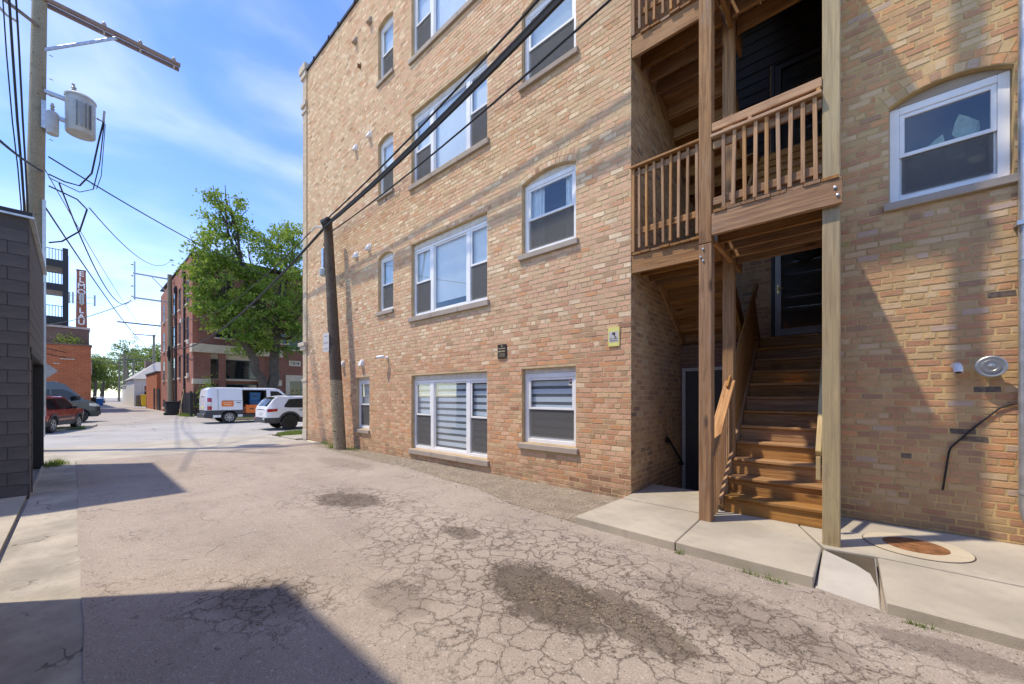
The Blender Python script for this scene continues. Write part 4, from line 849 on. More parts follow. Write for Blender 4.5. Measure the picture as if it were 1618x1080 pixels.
ps = thing('pole_notice', (-11.86, 5.0, 3.2), 'weathered white notice nailed to the leaning pole', 'sign')
B('plate', M['sign_white'], ps, (-12.06, -11.66, 5.005, 5.013, 2.93, 3.50)); ink_line(ps, -12.0, -11.70, 5.004, 3.20, .07, M['ink_faint'], 31); ink_line(ps, -11.95, -11.75, 5.004, 3.40, .03, M['ink_faint'], 32); ink_line(ps, -12.0, -11.72, 5.004, 3.02, .03, M['ink_faint'], 33)

# ------------------------------------------------------------------ overhead cables
for k, (dz, dy, r_, ez) in enumerate(((.0, .0, .042, 11.75), (.11, .05, .030, 12.0), (-.08, -.06, .034, 11.5), (.06, -.10, .020, 11.9))):
    cable('overhead_cable', sag((-12.0, 5.05 + dy, 6.78 + dz), (12, 4.6 + dy * 3, ez + dz), 1.0, 30), r_, ['thickest black cable slung from the leaning pole across the facade', 'uppermost black cable of the bundle crossing the facade', 'black cable just under the thickest one across the facade', 'thin wire lashed beside the thick cables across the facade'][k], 'cables from the leaning pole along the facade')
cable('overhead_cable', sag((-11.9, 5.1, 6.55), (12, 4.75, 10.55), 1.0, 30), .018, 'thin black wire hanging lowest of the bundle across the facade')
cable('overhead_cable', sag((-12.2, 5.1, 6.8), (-47.6, 6.0, 6.1), 1.2, 26), .040, 'heavy black cable sagging from the leaning pole across the street')
cable('overhead_cable', sag((-12.6, 4.98, 6.9), (-47.6, 5.9, 9.3), 1.5, 26), .016, 'thin wire from the clamp of the leaning pole over the tree')
cable('overhead_cable', sag((-12.15, 5.05, 6.3), (-14.9, 7.2, 4.5), .15, 10), .012, 'short drop wire from the leaning pole behind the building corner')
cable('overhead_cable', sag((-17.6, -.5, 8.6), (-36, 14, 11.2), .7, 24), .022, 'black cable from the tall pole passing in front of the tree crown')
cable('overhead_cable', sag((-17.6, -.3, 7.9), (-47.6, 3.3, 10.1), 1.6, 24), .022, 'black cable drooping from the tall pole to the far steel arm')
cable('overhead_cable', sag((-17.6, .3, 7.4), (-47.6, 5.9, 14.2), 1.0, 24), .015, 'thin black wire rising to the top of the pole by the red building')
cable('overhead_cable', sag((-17.7, -.6, 7.2), (-88, 8.8, 9.5), 1, 26), .022, 'long black wire running down the alley to the far poles')
cable('overhead_cable', sag((-17.7, -.6, 8.3), (-88, 8.8, 11.5), 1, 26), .012, 'long thin grey wire running high along the alley', mat='cable_grey')
cable('overhead_cable', sag((-60, -3, 8.4), (-47.6, 3.3, 10.0), .5, 14), .03, 'pale wire from the steel balconies to the far steel arm', mat='cable_grey')
for k, (za, zb) in enumerate(((6.6, 6.2), (6.1, 5.9))): cable('overhead_cable', sag((-50, -2, za - .9), (-88, 8.8, zb + 2), .8, 16), .035, ['upper black cable crossing in front of the orange brick wall', 'lower black cable crossing in front of the orange brick wall'][k], 'cables before the orange brick wall')
cable('overhead_cable', sag((-47.6, 6, 12.6), (-88, 8.8, 11.6), 1., 16), .02, 'wire between the pole by the red building and the next alley pole')
for k, (dx, dz) in enumerate(((0, 0), (.42, .25), (-.35, .1))):
    ey = (0, .13, -.12)[k]; cable('drop_cable', [(-16.3 + dx, -1.16 + ey, 13.2 + dz), (-16.55 + dx, -1.14 + ey, 12.2), (-16.85 + dx, -1.10 + ey, 10.9), (-17.2 + dx * .6, -1.04 + ey * .8, 9.2), (-17.42 + dx * .4, -.98 + ey * .6, 8.0), (-17.52 + dx * .3, -.94 + ey * .5, 7.0), (-17.6, -.92 + ey * .3, 5.0)], .026 - .006 * k, ['thickest black cable running down beside the tall pole', 'thinner black cable running down farther out from the tall pole', 'thinnest cable running down close to the tall pole'][k], 'cables dropping along the tall pole')
cable('drop_cable', sag((-12.8, -1.02, 6.75), (-17.65, -.62, 8.15), .05, 10), .026, 'black cable reaching the tall pole from over the grey garage')
cable('drop_cable', [(-17.62, -.5, 8.1), (-17.6, -.2, 8.0), (-17.6, .1, 8.0), (-17.62, .35, 8.5), (-17.66, .5, 9.6), (-17.68, .6, 10.25)], .022, 'black lead looping up to the transformer terminal')
cable('drop_cable', [(-17.62, -.5, 8.0), (-17.58, .1, 7.8), (-17.58, .38, 8.0), (-17.62, .52, 8.9), (-17.68, .62, 10.3)], .014, 'thin black lead looping below the transformer')
cable('drop_cable', [(-17.6, -.5, 7.75), (-17.55, .05, 7.55), (-17.5, .25, 7.3), (-17.55, .1, 6.6), (-17.6, -.25, 6.2), (-17.65, -.5, 6.1)], .022, 'black cable loop hanging from the tall pole')
cable('drop_cable', [(-17.68, .3, 8.25), (-17.62, .45, 8.05), (-17.62, .55, 8.5), (-17.68, .64, 10.2)], .010, 'wire curl under the transformer')

# ------------------------------------------------------------------ cars
def car(name, label, cat, loc, heading, sp, group=None):
    """x runs from the tail (0) to the nose (L); a lofted body with wheel arches, glass, lights and wheels as parts"""
    ang = math.atan2(heading[1], heading[0]); root = thing(name, loc, label, cat, group, ang)
    L, W, belt, base, tops = sp['L'], sp['W'] / 2, sp['belt'], sp.get('base', .28), sp['top']; wr, ar = sp['wr'], sp['wr'] + .07; ht = max(z for _, z in tops)
    xs = sorted(set([round(v, 3) for v in np.linspace(0, L, 46)] + [round(x, 3) for x, _ in tops] + [round(wx + ar * math.cos(a), 3) for wx in sp['wheels'] for a in np.linspace(0, math.pi, 9)] + sp.get('cutx', [])))
    def zt(x): return float(np.interp(x, [p[0] for p in tops], [p[1] for p in tops]))
    def zb(x):
        z = base + (.12 if x < .12 or x > L - .12 else 0)
        for wx in sp['wheels']:
            d = ar * ar - (x - wx) ** 2
            if d > 0: z = max(z, wr + math.sqrt(d))
        return min(z, zt(x) - .1)
    def hw(x, z):
        d = min(x, L - x); p = 1 - .16 * max(0, 1 - d / (.55 if x > L / 2 else .3)) ** 2
        t = 1. if z <= belt else 1 - (1 - sp['tum']) * (z - belt) / (ht - belt)
        b = 1 - .05 * max(0, (base + .25 - z)) / .25
        return W * p * t * b
    rows = sorted(set([base, base + .18, sp['clad'], (sp['clad'] + belt) / 2, belt, (belt + ht) / 2, ht - .12, ht - .03] + sp.get('cutz', [])))
    Z = [[min(max(r_, zb(x)), zt(x)) for r_ in rows] + [zt(x)] for x in xs]
    body = MB(); clad = MB(); cut = sp.get('opening')
    for sd in (1, -1):
        for i in range(len(xs) - 1):
            for j in range(len(rows)):
                q = [(xs[i], Z[i][j]), (xs[i + 1], Z[i + 1][j]), (xs[i + 1], Z[i + 1][j + 1]), (xs[i], Z[i][j + 1])]
                if max(p[1] for p in q) - min(p[1] for p in q) < 1e-4: continue
                cx = sum(p[0] for p in q) / 4; cz = sum(p[1] for p in q) / 4
                if cut and sd == -1 and cut[0] < cx < cut[1] and cut[2] < cz < cut[3]: continue
                pp = [(x, sd * (hw(x, z) - (.035 if j == len(rows) - 1 and k in (2, 3) else 0)), z) for k, (x, z) in enumerate(q)]
                (clad if cz < sp['clad'] - .01 else body).quad(*(pp if sd == -1 else reversed(pp)))
    n = 6
    for i in range(len(xs) - 1):
        for k in range(n):
            def tp(x, f): y = (hw(x, zt(x)) - .035) * f; return (x, y, zt(x) + .035 * (1 - f * f))
            f0, f1 = -1 + 2 * k / n, -1 + 2 * (k + 1) / n
            body.quad(tp(xs[i], f0), tp(xs[i + 1], f0), tp(xs[i + 1], f1), tp(xs[i], f1))
        clad.quad(*[(x, s_ * hw(x, zb(x)), zb(x)) for x, s_ in ((xs[i], 1), (xs[i + 1], 1), (xs[i + 1], -1), (xs[i], -1))])
    for i, fl in ((0, 0), (len(xs) - 1, 1)):
        for j in range(len(rows)):
            z0, z1 = Z[i][j], Z[i][j + 1]
            if z1 - z0 < 1e-4: continue
            x = xs[i]; pp = [(x, hw(x, z0), z0), (x, -hw(x, z0), z0), (x, -hw(x, z1) , z1), (x, hw(x, z1), z1)]
            (clad if (z0 + z1) / 2 < sp['clad'] - .01 else body).quad(*(pp if not fl else reversed(pp)))
    body.build('body', M[sp['paint']], root, True, world=False); clad.build('cladding', M['cladding'], root, True, world=False)
    def patch(name_, pts, mat, off=.014, parent=root):
        """pts: list of (x, zlow, zhigh) stations along the side"""
        for sd in ((-1,) if sp.get('one') else (-1, 1)):
            m = MB(); R_ = 4; fx = np.arange(pts[0][0], pts[-1][0], .045).tolist() + [pts[-1][0]]; st = sorted(set([round(v, 4) for v in fx + [p_[0] for p_ in pts]])); X_ = [p_[0] for p_ in pts]
            fine = [(x, float(np.interp(x, X_, [p_[1] for p_ in pts])), float(np.interp(x, X_, [p_[2] for p_ in pts]))) for x in st]
            for (xa, la, ha), (xb, lb, hb) in zip(fine, fine[1:]):
                for k in range(R_):
                    f0, f1 = k / R_, (k + 1) / R_; q = [(xa, la + (ha - la) * f0), (xb, lb + (hb - lb) * f0), (xb, lb + (hb - lb) * f1), (xa, la + (ha - la) * f1)]
                    pp = [(x, sd * (hw(x, z) + off), z) for x, z in q]; m.quad(*(pp if sd == -1 else reversed(pp)))
            m.build(name_, M[mat], parent, True, world=False)
    for nm, pts, mat in sp['side']: patch(nm, pts, mat)
    for nm, x0, x1, f0, f1, mat in sp.get('tops', []):
        m = MB(); xs_ = sorted(set([round(v, 3) for v in np.linspace(x0, x1, 9)] + [x for x in xs if x0 < x < x1]))
        for xa, xb in zip(xs_, xs_[1:]):
            for k in range(6):
                fa, fb = f0 + (f1 - f0) * k / 6, f0 + (f1 - f0) * (k + 1) / 6; q = []
                for x, f in ((xa, fa), (xb, fa), (xb, fb), (xa, fb)):
                    sl = (zt(x + .02) - zt(x - .02)) / .04; nv = Vector((-sl, 0, 1)).normalized() * .016; q.append((x + nv.x, (hw(x, zt(x)) - .035) * f, zt(x) + .035 * (1 - f * f) + nv.z))
                m.quad(*q)
        m.build(nm, M[mat], root, True, world=False)
    if sp.get('arches'):
        for wx in sp['wheels']:
            for sd in (1, -1):
                m = MB()
                for k in range(20):
                    a0, a1 = math.pi * k / 20, math.pi * (k + 1) / 20; q = [(wx + r_ * math.cos(a_), max(base, wr + r_ * math.sin(a_))) for r_, a_ in ((ar - .01, a0), (ar - .01, a1), (ar + .075, a1), (ar + .075, a0))]; m.quad(*[(x, sd * (hw(x, z) + .02), z) for x, z in (q if sd == 1 else reversed(q))])
                m.build('arch_trim', M['cladding'], root, True, world=False)
    for nm, bx, mat in sp['boxes']: MB().box(*bx).build(nm, M[mat], root, bevel=.008, world=False)
    for nm, pts, mat in sp.get('quads', []): MB().quad(*pts).build(nm, M[mat], root, world=False)
    for wx in sp['wheels']:
        for sd in (1, -1):
            yc = sd * (W - .12); ax = (0, sd, 0)
            wl_ = MB().lathe((wx, yc, wr), ax, [(wr * .62, -.10), (wr * .96, -.10), (wr, -.06), (wr, .06), (wr * .95, .10), (wr * .66, .105), (wr * .62, .085)], 30).build('wheel', M['black'], root, True, world=False)
            rm = MB().lathe((wx, yc, wr), ax, [(wr * .62, .06), (wr * .66, .104), (wr * .58, .10), (wr * .55, .06)], 26).lathe((wx, yc, wr), ax, [(wr * .56, .03), (wr * .56, .05)], 20).lathe((wx, yc, wr), ax, [(.07, .03), (.06, .10)], 12)
            for k in range(sp.get('spokes', 7)):
                a = 2 * math.pi * k / sp.get('spokes', 7); c, s_ = math.cos(a), math.sin(a); u = Vector((c, 0, s_)); t = Vector((-s_, 0, c)) * .03
                o = Vector((wx, yc, wr)); nn = Vector(ax)
                rm.hexa([o + u * .05 - t + nn * .06, o + u * wr * .6 - t + nn * .06, o + u * wr * .6 + t + nn * .06, o + u * .05 + t + nn * .06, o + u * .05 - t + nn * .095, o + u * wr * .6 - t + nn * .098, o + u * wr * .6 + t + nn * .098, o + u * .05 + t + nn * .095])
            r_o = rm.build('rim', M[sp.get('rim', 'rim')], wl_, True, world=False)
    return root
# white cargo van with its side door open (heading +Y, right side toward the alley)
VX, VY = -28.5, 4.95
van = car('cargo_van', 'white cargo van with open side door and orange magnet sign parked across the street', 'van', (VX, VY, -.02), (0, 1), dict(
    L=5.2, W=2.05, belt=1.25, base=.33, clad=.78, tum=.86, wr=.35, wheels=[1.08, 4.2], paint='paint_white', rim='rim', spokes=8, tops=[('windscreen', 3.78, 4.43, -.9, .9, 'dark_glass')],
    top=[(0, 1.55), (.06, 1.95), (.22, 2.07), (.5, 2.10), (3.5, 2.10), (3.75, 2.04), (4.45, 1.32), (4.8, 1.18), (5.1, 1.02), (5.2, .85)],
    cutx=[1.75, 3.02], cutz=[.52, 1.98], opening=(1.75, 3.02, .52, 1.98),
    side=[('window', [(3.24, 1.30, 1.92), (3.66, 1.30, 1.90), (3.9, 1.30, 1.72), (4.32, 1.30, 1.36)], 'dark_glass'), ('lower_panel', [(.30, .36, .50), (.68, .36, .50)], 'paint_white'), ('lower_panel', [(1.5, .36, .50), (1.74, .36, .50)], 'paint_white'), ('door_track', [(.75, 1.33, 1.345), (1.72, 1.33, 1.345)], 'cladding'), ('door_seam', [(.53, .80, 2.0), (.545, .80, 2.0)], 'cladding'), ('door_seam', [(1.735, .52, 1.98), (1.75, .52, 1.98)], 'cladding'), ('door_handle', [(1.42, 1.20, 1.24), (1.64, 1.20, 1.24)], 'cladding'), ('tail_light', [(.05, .80, 1.02), (.24, .80, 1.02)], 'red_lens'), ('tail_light', [(.05, 1.26, 1.50), (.24, 1.26, 1.50)], 'red_lens'), ('lamp_lens', [(.05, 1.02, 1.26), (.22, 1.02, 1.26)], 'clear_lens'), ('headlight', [(4.65, .88, 1.10), (5.05, .86, .98)], 'clear_lens')],
    boxes=[('cargo_floor', (.15, 3.6, -.9, .9, .50, .54), 'cladding'), ('cargo_lining', (.2, 3.5, .82, .86, .54, 1.95), 'interior'), ('bulkhead', (3.04, 3.08, -.86, .82, .54, 1.95), 'cladding'), ('cargo_lining', (.2, .24, -.86, .82, .54, 1.9), 'interior'), ('rear_bumper', (-.10, .22, -.98, .98, .36, .58), 'cladding'), ('reflector', (-.11, -.09, -.86, -.74, .52, .60), 'clear_lens'), ('side_mirror', (3.9, 4.02, -1.22, -1.0, 1.25, 1.55), 'black_plastic'), ('side_mirror', (3.9, 4.02, 1.0, 1.22, 1.25, 1.55), 'black_plastic'), ('number_plate', (-.012, -.002, -.25, .25, .86, 1.0), 'sign_yellow')]))
mg = thing('magnet_sign', (VX + 1.03, VY + 1.0, 1.1), 'orange rectangular magnet sign with pale lettering on the white van', 'sign')
B('plate', M['orange'], mg, (VX + 1.030, VX + 1.036, VY + .70, VY + 1.28, .97, 1.30)); B('lettering', M['pale_orange'], mg, (VX + 1.036, VX + 1.038, VY + .76, VY + 1.22, 1.17, 1.205)); B('lettering', M['pale_orange'], mg, (VX + 1.036, VX + 1.038, VY + .82, VY + 1.16, 1.06, 1.10))
def crate(loc, sx, sy, sz, mat, label, lid=False):
    x, y, z = loc; t = thing('storage_crate', loc, label, 'crate'); m = MB(); a = .93
    m.hexa([(x - sx * a / 2, y - sy * a / 2, z), (x + sx * a / 2, y - sy * a / 2, z), (x + sx * a / 2, y + sy * a / 2, z), (x - sx * a / 2, y + sy * a / 2, z), (x - sx / 2, y - sy / 2, z + sz), (x + sx / 2, y - sy / 2, z + sz), (x + sx / 2, y + sy / 2, z + sz), (x - sx / 2, y + sy / 2, z + sz)]); m.build('tub', M[mat], t, bevel=.02)
    B('rim', M[mat], t, (x - sx / 2 - .02, x + sx / 2 + .02, y - sy / 2 - .02, y + sy / 2 + .02, z + sz - .05, z + sz + .01), bevel=.008); B('handle', M['ink'], t, (x + sx / 2 + .021, x + sx / 2 + .024, y - .1, y + .1, z + sz * .5, z + sz * .62)); return t
crate((VX + .72, VY + 2.22, .54), .5, .62, .50, 'orange', 'bright orange storage crate inside the open van door'); crate((VX + .70, VY + 1.82, .54), .45, .34, .40, 'far_red', 'reddish box at the rear edge of the open van door')
crate((VX + .35, VY + 2.55, .54), .6, .7, .75, 'blue_dull', 'lower blue crate behind the orange crate in the van'); crate((VX + .35, VY + 2.50, 1.30), .55, .6, .5, 'blue_dull', 'upper blue crate stacked in the open van')
# white sport utility car at the near kerb
suv = car('white_suv', 'white sport utility car with black wheels parked by the grass at the brick corner', 'car', (-20.95, 5.82, -.02), (0, 1), dict(
    L=4.6, W=1.88, belt=1.02, base=.34, clad=.60, tum=.78, wr=.37, wheels=[.95, 3.66], paint='paint_white', rim='rim_dark', spokes=6, arches=True, tops=[('rear_window', .07, .44, -.80, .80, 'dark_glass'), ('windscreen', 2.78, 3.30, -.86, .86, 'dark_glass')],
    top=[(0, .95), (.05, 1.08), (.30, 1.42), (.48, 1.56), (.8, 1.61), (2.4, 1.61), (2.75, 1.53), (3.35, 1.10), (4.1, .98), (4.5, .82), (4.6, .7)],
    side=[('window', [(.72, 1.08, 1.16), (.95, 1.06, 1.46), (1.6, 1.05, 1.50), (1.61, 1.05, 1.50)], 'dark_glass'), ('window', [(1.68, 1.05, 1.50), (2.35, 1.05, 1.50), (2.7, 1.05, 1.42), (3.2, 1.06, 1.12)], 'dark_glass'), ('tail_light', [(.03, .86, 1.00), (.42, .90, 1.02)], 'red_lens'), ('door_handle', [(1.35, .92, .955), (1.55, .92, .955)], 'cladding'), ('headlight', [(4.15, .80, .9), (4.5, .76, .82)], 'clear_lens')],
    boxes=[('rear_bumper', (-.06, .25, -.80, .80, .36, .60), 'cladding'), ('reflector', (-.07, -.05, .45, .70, .53, .60), 'red_lens'), ('reflector', (-.07, -.05, -.72, -.52, .50, .58), 'clear_lens'), ('number_plate', (-.012, -.002, -.22, .22, .72, .84), 'sign_white'), ('roof_rail', (.9, 2.3, -.62, -.59, 1.63, 1.67), 'black_plastic')],
    ))
# red compact utility car and dark van left of the alley mouth
H1 = Vector((-.955, .298)); R1 = Vector((H1.y, -H1.x))
p = Vector((-26.1, -.66)) - H1 * .85 - R1 * .80
car('red_suv', 'red compact utility car parked at the left of the far alley mouth', 'car', (p.x, p.y, -.02), H1, dict(
    L=4.2, W=1.74, belt=.98, base=.30, clad=.52, tum=.76, wr=.34, wheels=[.85, 3.36], paint='paint_red', rim='rim', spokes=5, arches=True, tops=[('windscreen', 2.47, 2.97, -.88, .88, 'dark_glass'), ('rear_window', .09, .26, -.8, .8, 'dark_glass')],
    top=[(0, .95), (.08, 1.15), (.25, 1.50), (.4, 1.58), (2.2, 1.60), (2.45, 1.52), (3.0, 1.06), (3.9, .96), (4.12, .84), (4.2, .7)],
    side=[('window', [(.38, 1.02, 1.46), (1.2, 1.02, 1.50)], 'dark_glass'), ('window', [(1.28, 1.02, 1.50), (2.2, 1.02, 1.50), (2.42, 1.02, 1.44), (2.85, 1.02, 1.10)], 'dark_glass'), ('tail_light', [(.04, .8, 1.1), (.18, .8, 1.1)], 'red_lens'), ('headlight', [(3.75, .74, .88), (4.1, .72, .82)], 'clear_lens'), ('side_moulding', [(1.25, .62, .68), (2.95, .62, .68)], 'cladding')],
    boxes=[('roof_rail', (.6, 2.1, -.60, -.57, 1.62, 1.66), 'black_plastic'), ('roof_rail', (.6, 2.1, .57, .60, 1.62, 1.66), 'black_plastic'), ('side_mirror', (2.55, 2.68, -1.02, -.86, 1.02, 1.15), 'black_plastic'), ('side_mirror', (2.55, 2.68, .86, 1.02, 1.02, 1.15), 'black_plastic')]))
H2 = Vector((-.56, .83)).normalized(); R2 = Vector((H2.y, -H2.x)); p = Vector((-35.3, .25)) - H2 * 4.75 - R2 * .92
car('dark_van', 'dark grey van with sloping nose parked behind the red utility car', 'van', (p.x, p.y, -.02), H2, dict(
    L=5.8, W=2.02, belt=1.28, base=.32, clad=.66, tum=.86, wr=.36, wheels=[1.25, 4.75], paint='paint_grey', rim='rim_dark', spokes=6, arches=True, tops=[('windscreen', 4.02, 4.82, -.9, .9, 'dark_glass')],
    top=[(0, 1.7), (.06, 2.2), (.25, 2.40), (.5, 2.45), (3.6, 2.45), (4.0, 2.32), (4.85, 1.42), (5.35, 1.24), (5.68, 1.06), (5.8, .85)],
    side=[('window', [(3.4, 1.36, 2.0), (3.9, 1.36, 2.0), (4.2, 1.36, 1.86), (4.68, 1.36, 1.48)], 'dark_glass'), ('window', [(2.1, 1.42, 2.0), (3.3, 1.42, 2.0)], 'dark_glass'), ('headlight', [(5.1, 1.0, 1.16), (5.4, .96, 1.16), (5.7, .94, 1.06)], 'clear_lens'), ('side_moulding', [(1.8, .8, .86), (4.1, .8, .86)], 'cladding')],
    boxes=[('side_mirror', (4.35, 4.5, -1.26, -1.0, 1.35, 1.6), 'black_plastic'), ('front_bumper', (5.55, 5.84, -.85, .85, .42, .72), 'cladding'), ('number_plate', (5.84, 5.85, -.22, .22, .52, .64), 'sign_white')]))
fc = car('far_car', 'small silver car far down the alley', 'car', (-128, 3.6, 0), (1, 0), dict(L=4.4, W=1.78, belt=.95, base=.3, clad=.45, tum=.76, wr=.33, wheels=[.9, 3.5], paint='alum', top=[(0, .9), (.3, 1.0), (.8, 1.40), (2.2, 1.45), (3.0, 1.0), (4.2, .85), (4.4, .65)], side=[('window', [(.8, 1.0, 1.3), (2.2, 1.0, 1.36), (2.7, 1.0, 1.1)], 'dark_glass')], boxes=[('headlight', (4.3, 4.41, -.7, -.4, .62, .74), 'clear_lens'), ('headlight', (4.3, 4.41, .4, .7, .62, .74), 'clear_lens')], quads=[('windscreen', [(2.35, -.6, 1.40), (2.35, .6, 1.40), (2.98, .66, 1.03), (2.98, -.66, 1.03)], 'dark_glass')]))

# ------------------------------------------------------------------ red brick building across the street
RX, RYc = -39.0, 6.15
red = thing('red_brick_building', (RX - 8, RYc + 6, 0), 'three storey red brick building with stone bands behind the street tree', 'building')
B('wall', M['far_red'], red, (RX - 17, RX - .05, RYc, 26, -.05, 12.3)); 
pq_ = MB(); pq_.hexa([(RX - 17, RYc + .01, 12.3), (RX - .05, RYc + .01, 12.3), (RX - .05, 26, 12.3), (RX - 17, 26, 12.3), (RX - 17, RYc + .01, 12.35), (RX - 1.2, RYc + .01, 13.0), (RX - 1.2, 26, 13.0), (RX - 17, 26, 12.35)]); pq_.build('parapet', M['far_red'], red)
B('front_wall', M['far_dkred'], red, (RX - .05, RX, RYc + .35, 26, 5.75, 12.3)); B('storefront_wall', M['far_dkred'], red, (RX - .05, RX + .45, RYc - .02, RYc + 1.05, -.05, 5.05), (RX - .05, RX + .45, 7.75 + .0, 8.2, -.05, 5.05), (RX - .05, RX + .45, 10.6, 11.0, -.05, 5.05), (RX - .05, RX + .30, 11.9, 26, -.05, 5.75))
B('storefront_wall', M['far_dkred'], red, (RX - .05, RX + .40, 7.2, 7.75, 2.55, 2.95), (RX - .05, RX + .2, 7.2, 11.9, -.05, .4), (RX - .05, RX + .2, 11.0, 11.9, 2.7, 5.05), (RX - .05, RX + .2, 8.2, 10.6, 2.75, 2.95))
B('stone_band', M['cream_stone'], red, (RX - .3, RX + .62, RYc - .14, 12.4, 5.05, 5.72), bevel=.03); B('stone_band', M['cream_stone'], red, (RX - .05, RX + .5, RYc - .05, RYc + 1.08, 2.55, 2.95)); B('stone_band', M['cream_stone'], red, (RX - .05, RX + .36, 11.9, 12.4, 2.5, 3.0))
def rwin(y0, y1, z0, z1, mat='dark_glass', x=RX + .1, frame='door_dark', bars=1):
    wn = bpy.data.objects.new('window', None); link(wn, red, True); m = MB(); m.box(x, x + .06, y0, y0 + .07, z0, z1).box(x, x + .06, y1 - .07, y1, z0, z1).box(x, x + .06, y0 + .07, y1 - .07, z0, z0 + .07).box(x, x + .06, y0 + .07, y1 - .07, z1 - .07, z1); m.build('frame', M[frame], wn); B('pane', M[mat], wn, (x - .03, x + .03, y0 + .06, y1 - .06, z0 + .06, z1 - .06)); B('sill', M['cream_stone'], wn, (x - .02, x + .14, y0 - .08, y1 + .08, z0 - .12, z0 - .01)); return wn
rwin(RYc + 1.1, 7.72, 3.0, 4.6); rwin(8.25, 10.55, 3.0, 4.6); rwin(11.05, 11.85, 3.0, 4.6); rwin(RYc + 1.1, 7.72, .5, 2.5); rwin(8.25, 10.55, .5, 2.6); rwin(11.05, 11.85, .5, 2.6, 'cream_stone')
B('window_band', M['cream_stone'], red, (RX - .02, RX + .12, RYc + 1.06, 11.9, 4.62, 5.04))
B('door_surround', M['cream_stone'], red, (RX + .28, RX + .42, 12.72, 13.05, -.05, 2.95), (RX + .28, RX + .42, 14.05, 14.38, -.05, 2.95), (RX + .28, RX + .42, 12.72, 14.38, 2.95, 3.5)); dd = B('door', M['dark_glass'], red, (RX + .29, RX + .34, 13.05, 14.05, .0, 2.95)); B('handle', M['brass'], dd, (RX + .34, RX + .38, 13.85, 13.89, .9, 1.2))
ap = B('address_plate', M['cream_stone'], red, (RX + .30, RX + .36, 13.0, 14.0, 4.35, 4.85)); text('numerals', '6514', .36, M['ink'], ap, FACE_PX(RX + .362, 13.5, 4.6), .012)
rwin(12.9, 13.9, 5.9, 7.6, x=RX + .05)
for z in (6.4, 9.4):
    for y0 in (7.6, 9.7, 11.8, 14): rwin(y0, y0 + 1.2, z, z + 1.9, x=RX - .02)
def swin(x0, x1, z0, z1):
    wn = bpy.data.objects.new('window', None); link(wn, red, True); y = RYc; B('pane', M['dark_glass'], wn, (x0, x1, y - .01, y + .05, z0, z1)); B('frame', M['door_dark'], wn, (x0, x0 + .08, y - .03, y, z0, z1), (x1 - .08, x1, y - .03, y, z0, z1), (x0 + .08, x1 - .08, y - .03, y, z0 + (z1 - z0) * .48, z0 + (z1 - z0) * .52)); B('sill', M['cream_stone'], wn, (x0 - .08, x1 + .08, y - .12, y + .02, z0 - .14, z0))
for x in (-40.9, -44.5, -47.4, -50.6, -53.6):
    for z in (.3, 3.2, 6.2, 9.2): swin(x - .45, x + .45, z + (0 if z > 1 else .1), z + (1.9 if z > 1 else .9))
for x in (-41.9, -46.0, -49.2): MB().tube([(x, RYc - .09, -.02), (x, RYc - .09, 11.6)], .075, 10).build('downspout', M['dark_metal'], red, True)
for x, z in ((-41.9, 11.6), (-46.0, 11.0), (-49.2, 10.6)): B('rain_box', M['dark_metal'], red, (x - .18, x + .18, RYc - .24, RYc - .01, z, z + .4))
for x, z in ((-40.2, 9.6), (-40.2, 5.8), (-43.2, 7.9), (-40.3, 3.1)): B('vent_box', M['white_paint'], red, (x - .18, x + .18, RYc - .16, RYc - .01, z, z + .35))
B('roof_edge', M['dark_metal'], red, (RX - 1.25, RX - .02, RYc - .06, 26, 12.98, 13.08), (RX - 17.05, RX - 1.2, RYc - .06, RYc + .3, 12.9, 13.0))
# black picket fence, board and bin at its foot
fn = thing('black_fence', (-39.0, 5.95, 0), 'black picket fence beside the corner of the red building', 'fence')
for k in range(26): B('picket', M['black_plastic'], fn, (-41.5 + k * .13, -41.42 + k * .13, 5.90, 5.92, .02, 1.85))
for k in range(10): B('picket', M['black_plastic'], fn, (-38.02, -38.0, 5.95 + k * .13, 6.03 + k * .13, .02, 1.85))
for z in (.3, 1.6): B('rail', M['black_plastic'], fn, (-41.5, -38.1, 5.922, 5.95, z, z + .06)); B('rail', M['black_plastic'], fn, (-38.06, -38.022, 5.95, 7.2, z, z + .06))
for x, y in ((-41.55, 5.92), (-38.06, 5.9), (-38.06, 7.2)): B('post', M['black_plastic'], fn, (x - .06, x + .06, y - .06, y + .06, 0, 1.95))
tag(beam('leaning_board', (-39.6, 5.45, .0), (-40.6, 5.86, 2.1), .04, .14, M['wood_pale'], None), 'pale yellow board leaning on the black picket fence', 'board')
def bin_(name, loc, sx, sy, sz, mat, label, lid=True):
    x, y, z = loc; t = thing(name, loc, label, 'bin'); m = MB(); a = .84
    m.hexa([(x - sx * a / 2, y - sy * a / 2, z), (x + sx * a / 2, y - sy * a / 2, z), (x + sx * a / 2, y + sy * a / 2, z), (x - sx * a / 2, y + sy * a / 2, z), (x - sx / 2, y - sy / 2, z + sz), (x + sx / 2, y - sy / 2, z + sz), (x + sx / 2, y + sy / 2, z + sz), (x - sx / 2, y + sy / 2, z + sz)]); m.build('tub', M[mat], t, bevel=.03)
    B('lid', M[mat], t, (x - sx / 2 - .04, x + sx / 2 + .04, y - sy / 2 - .04, y + sy / 2 + .04, z + sz, z + sz + .07), bevel=.02); MB().tube([(x - .2, y - sy / 2 - .06, z + sz - .03), (x + .2, y - sy / 2 - .06, z + sz - .03)], .03, 6).build('handle', M[mat], t)
    for dx in (-.3, .3): MB().lathe((x + dx * sx, y - sy * .44, z + .12), (1, 0, 0), [(.12, 0), (.12, .06)], 12).build('wheel', M['black'], t)
    return t
bin_('rubbish_bin', (-42.6, 5.38, -.03), .75, .92, 1.1, 'black_plastic', 'large black rubbish bin at the foot of the pole by the red building')
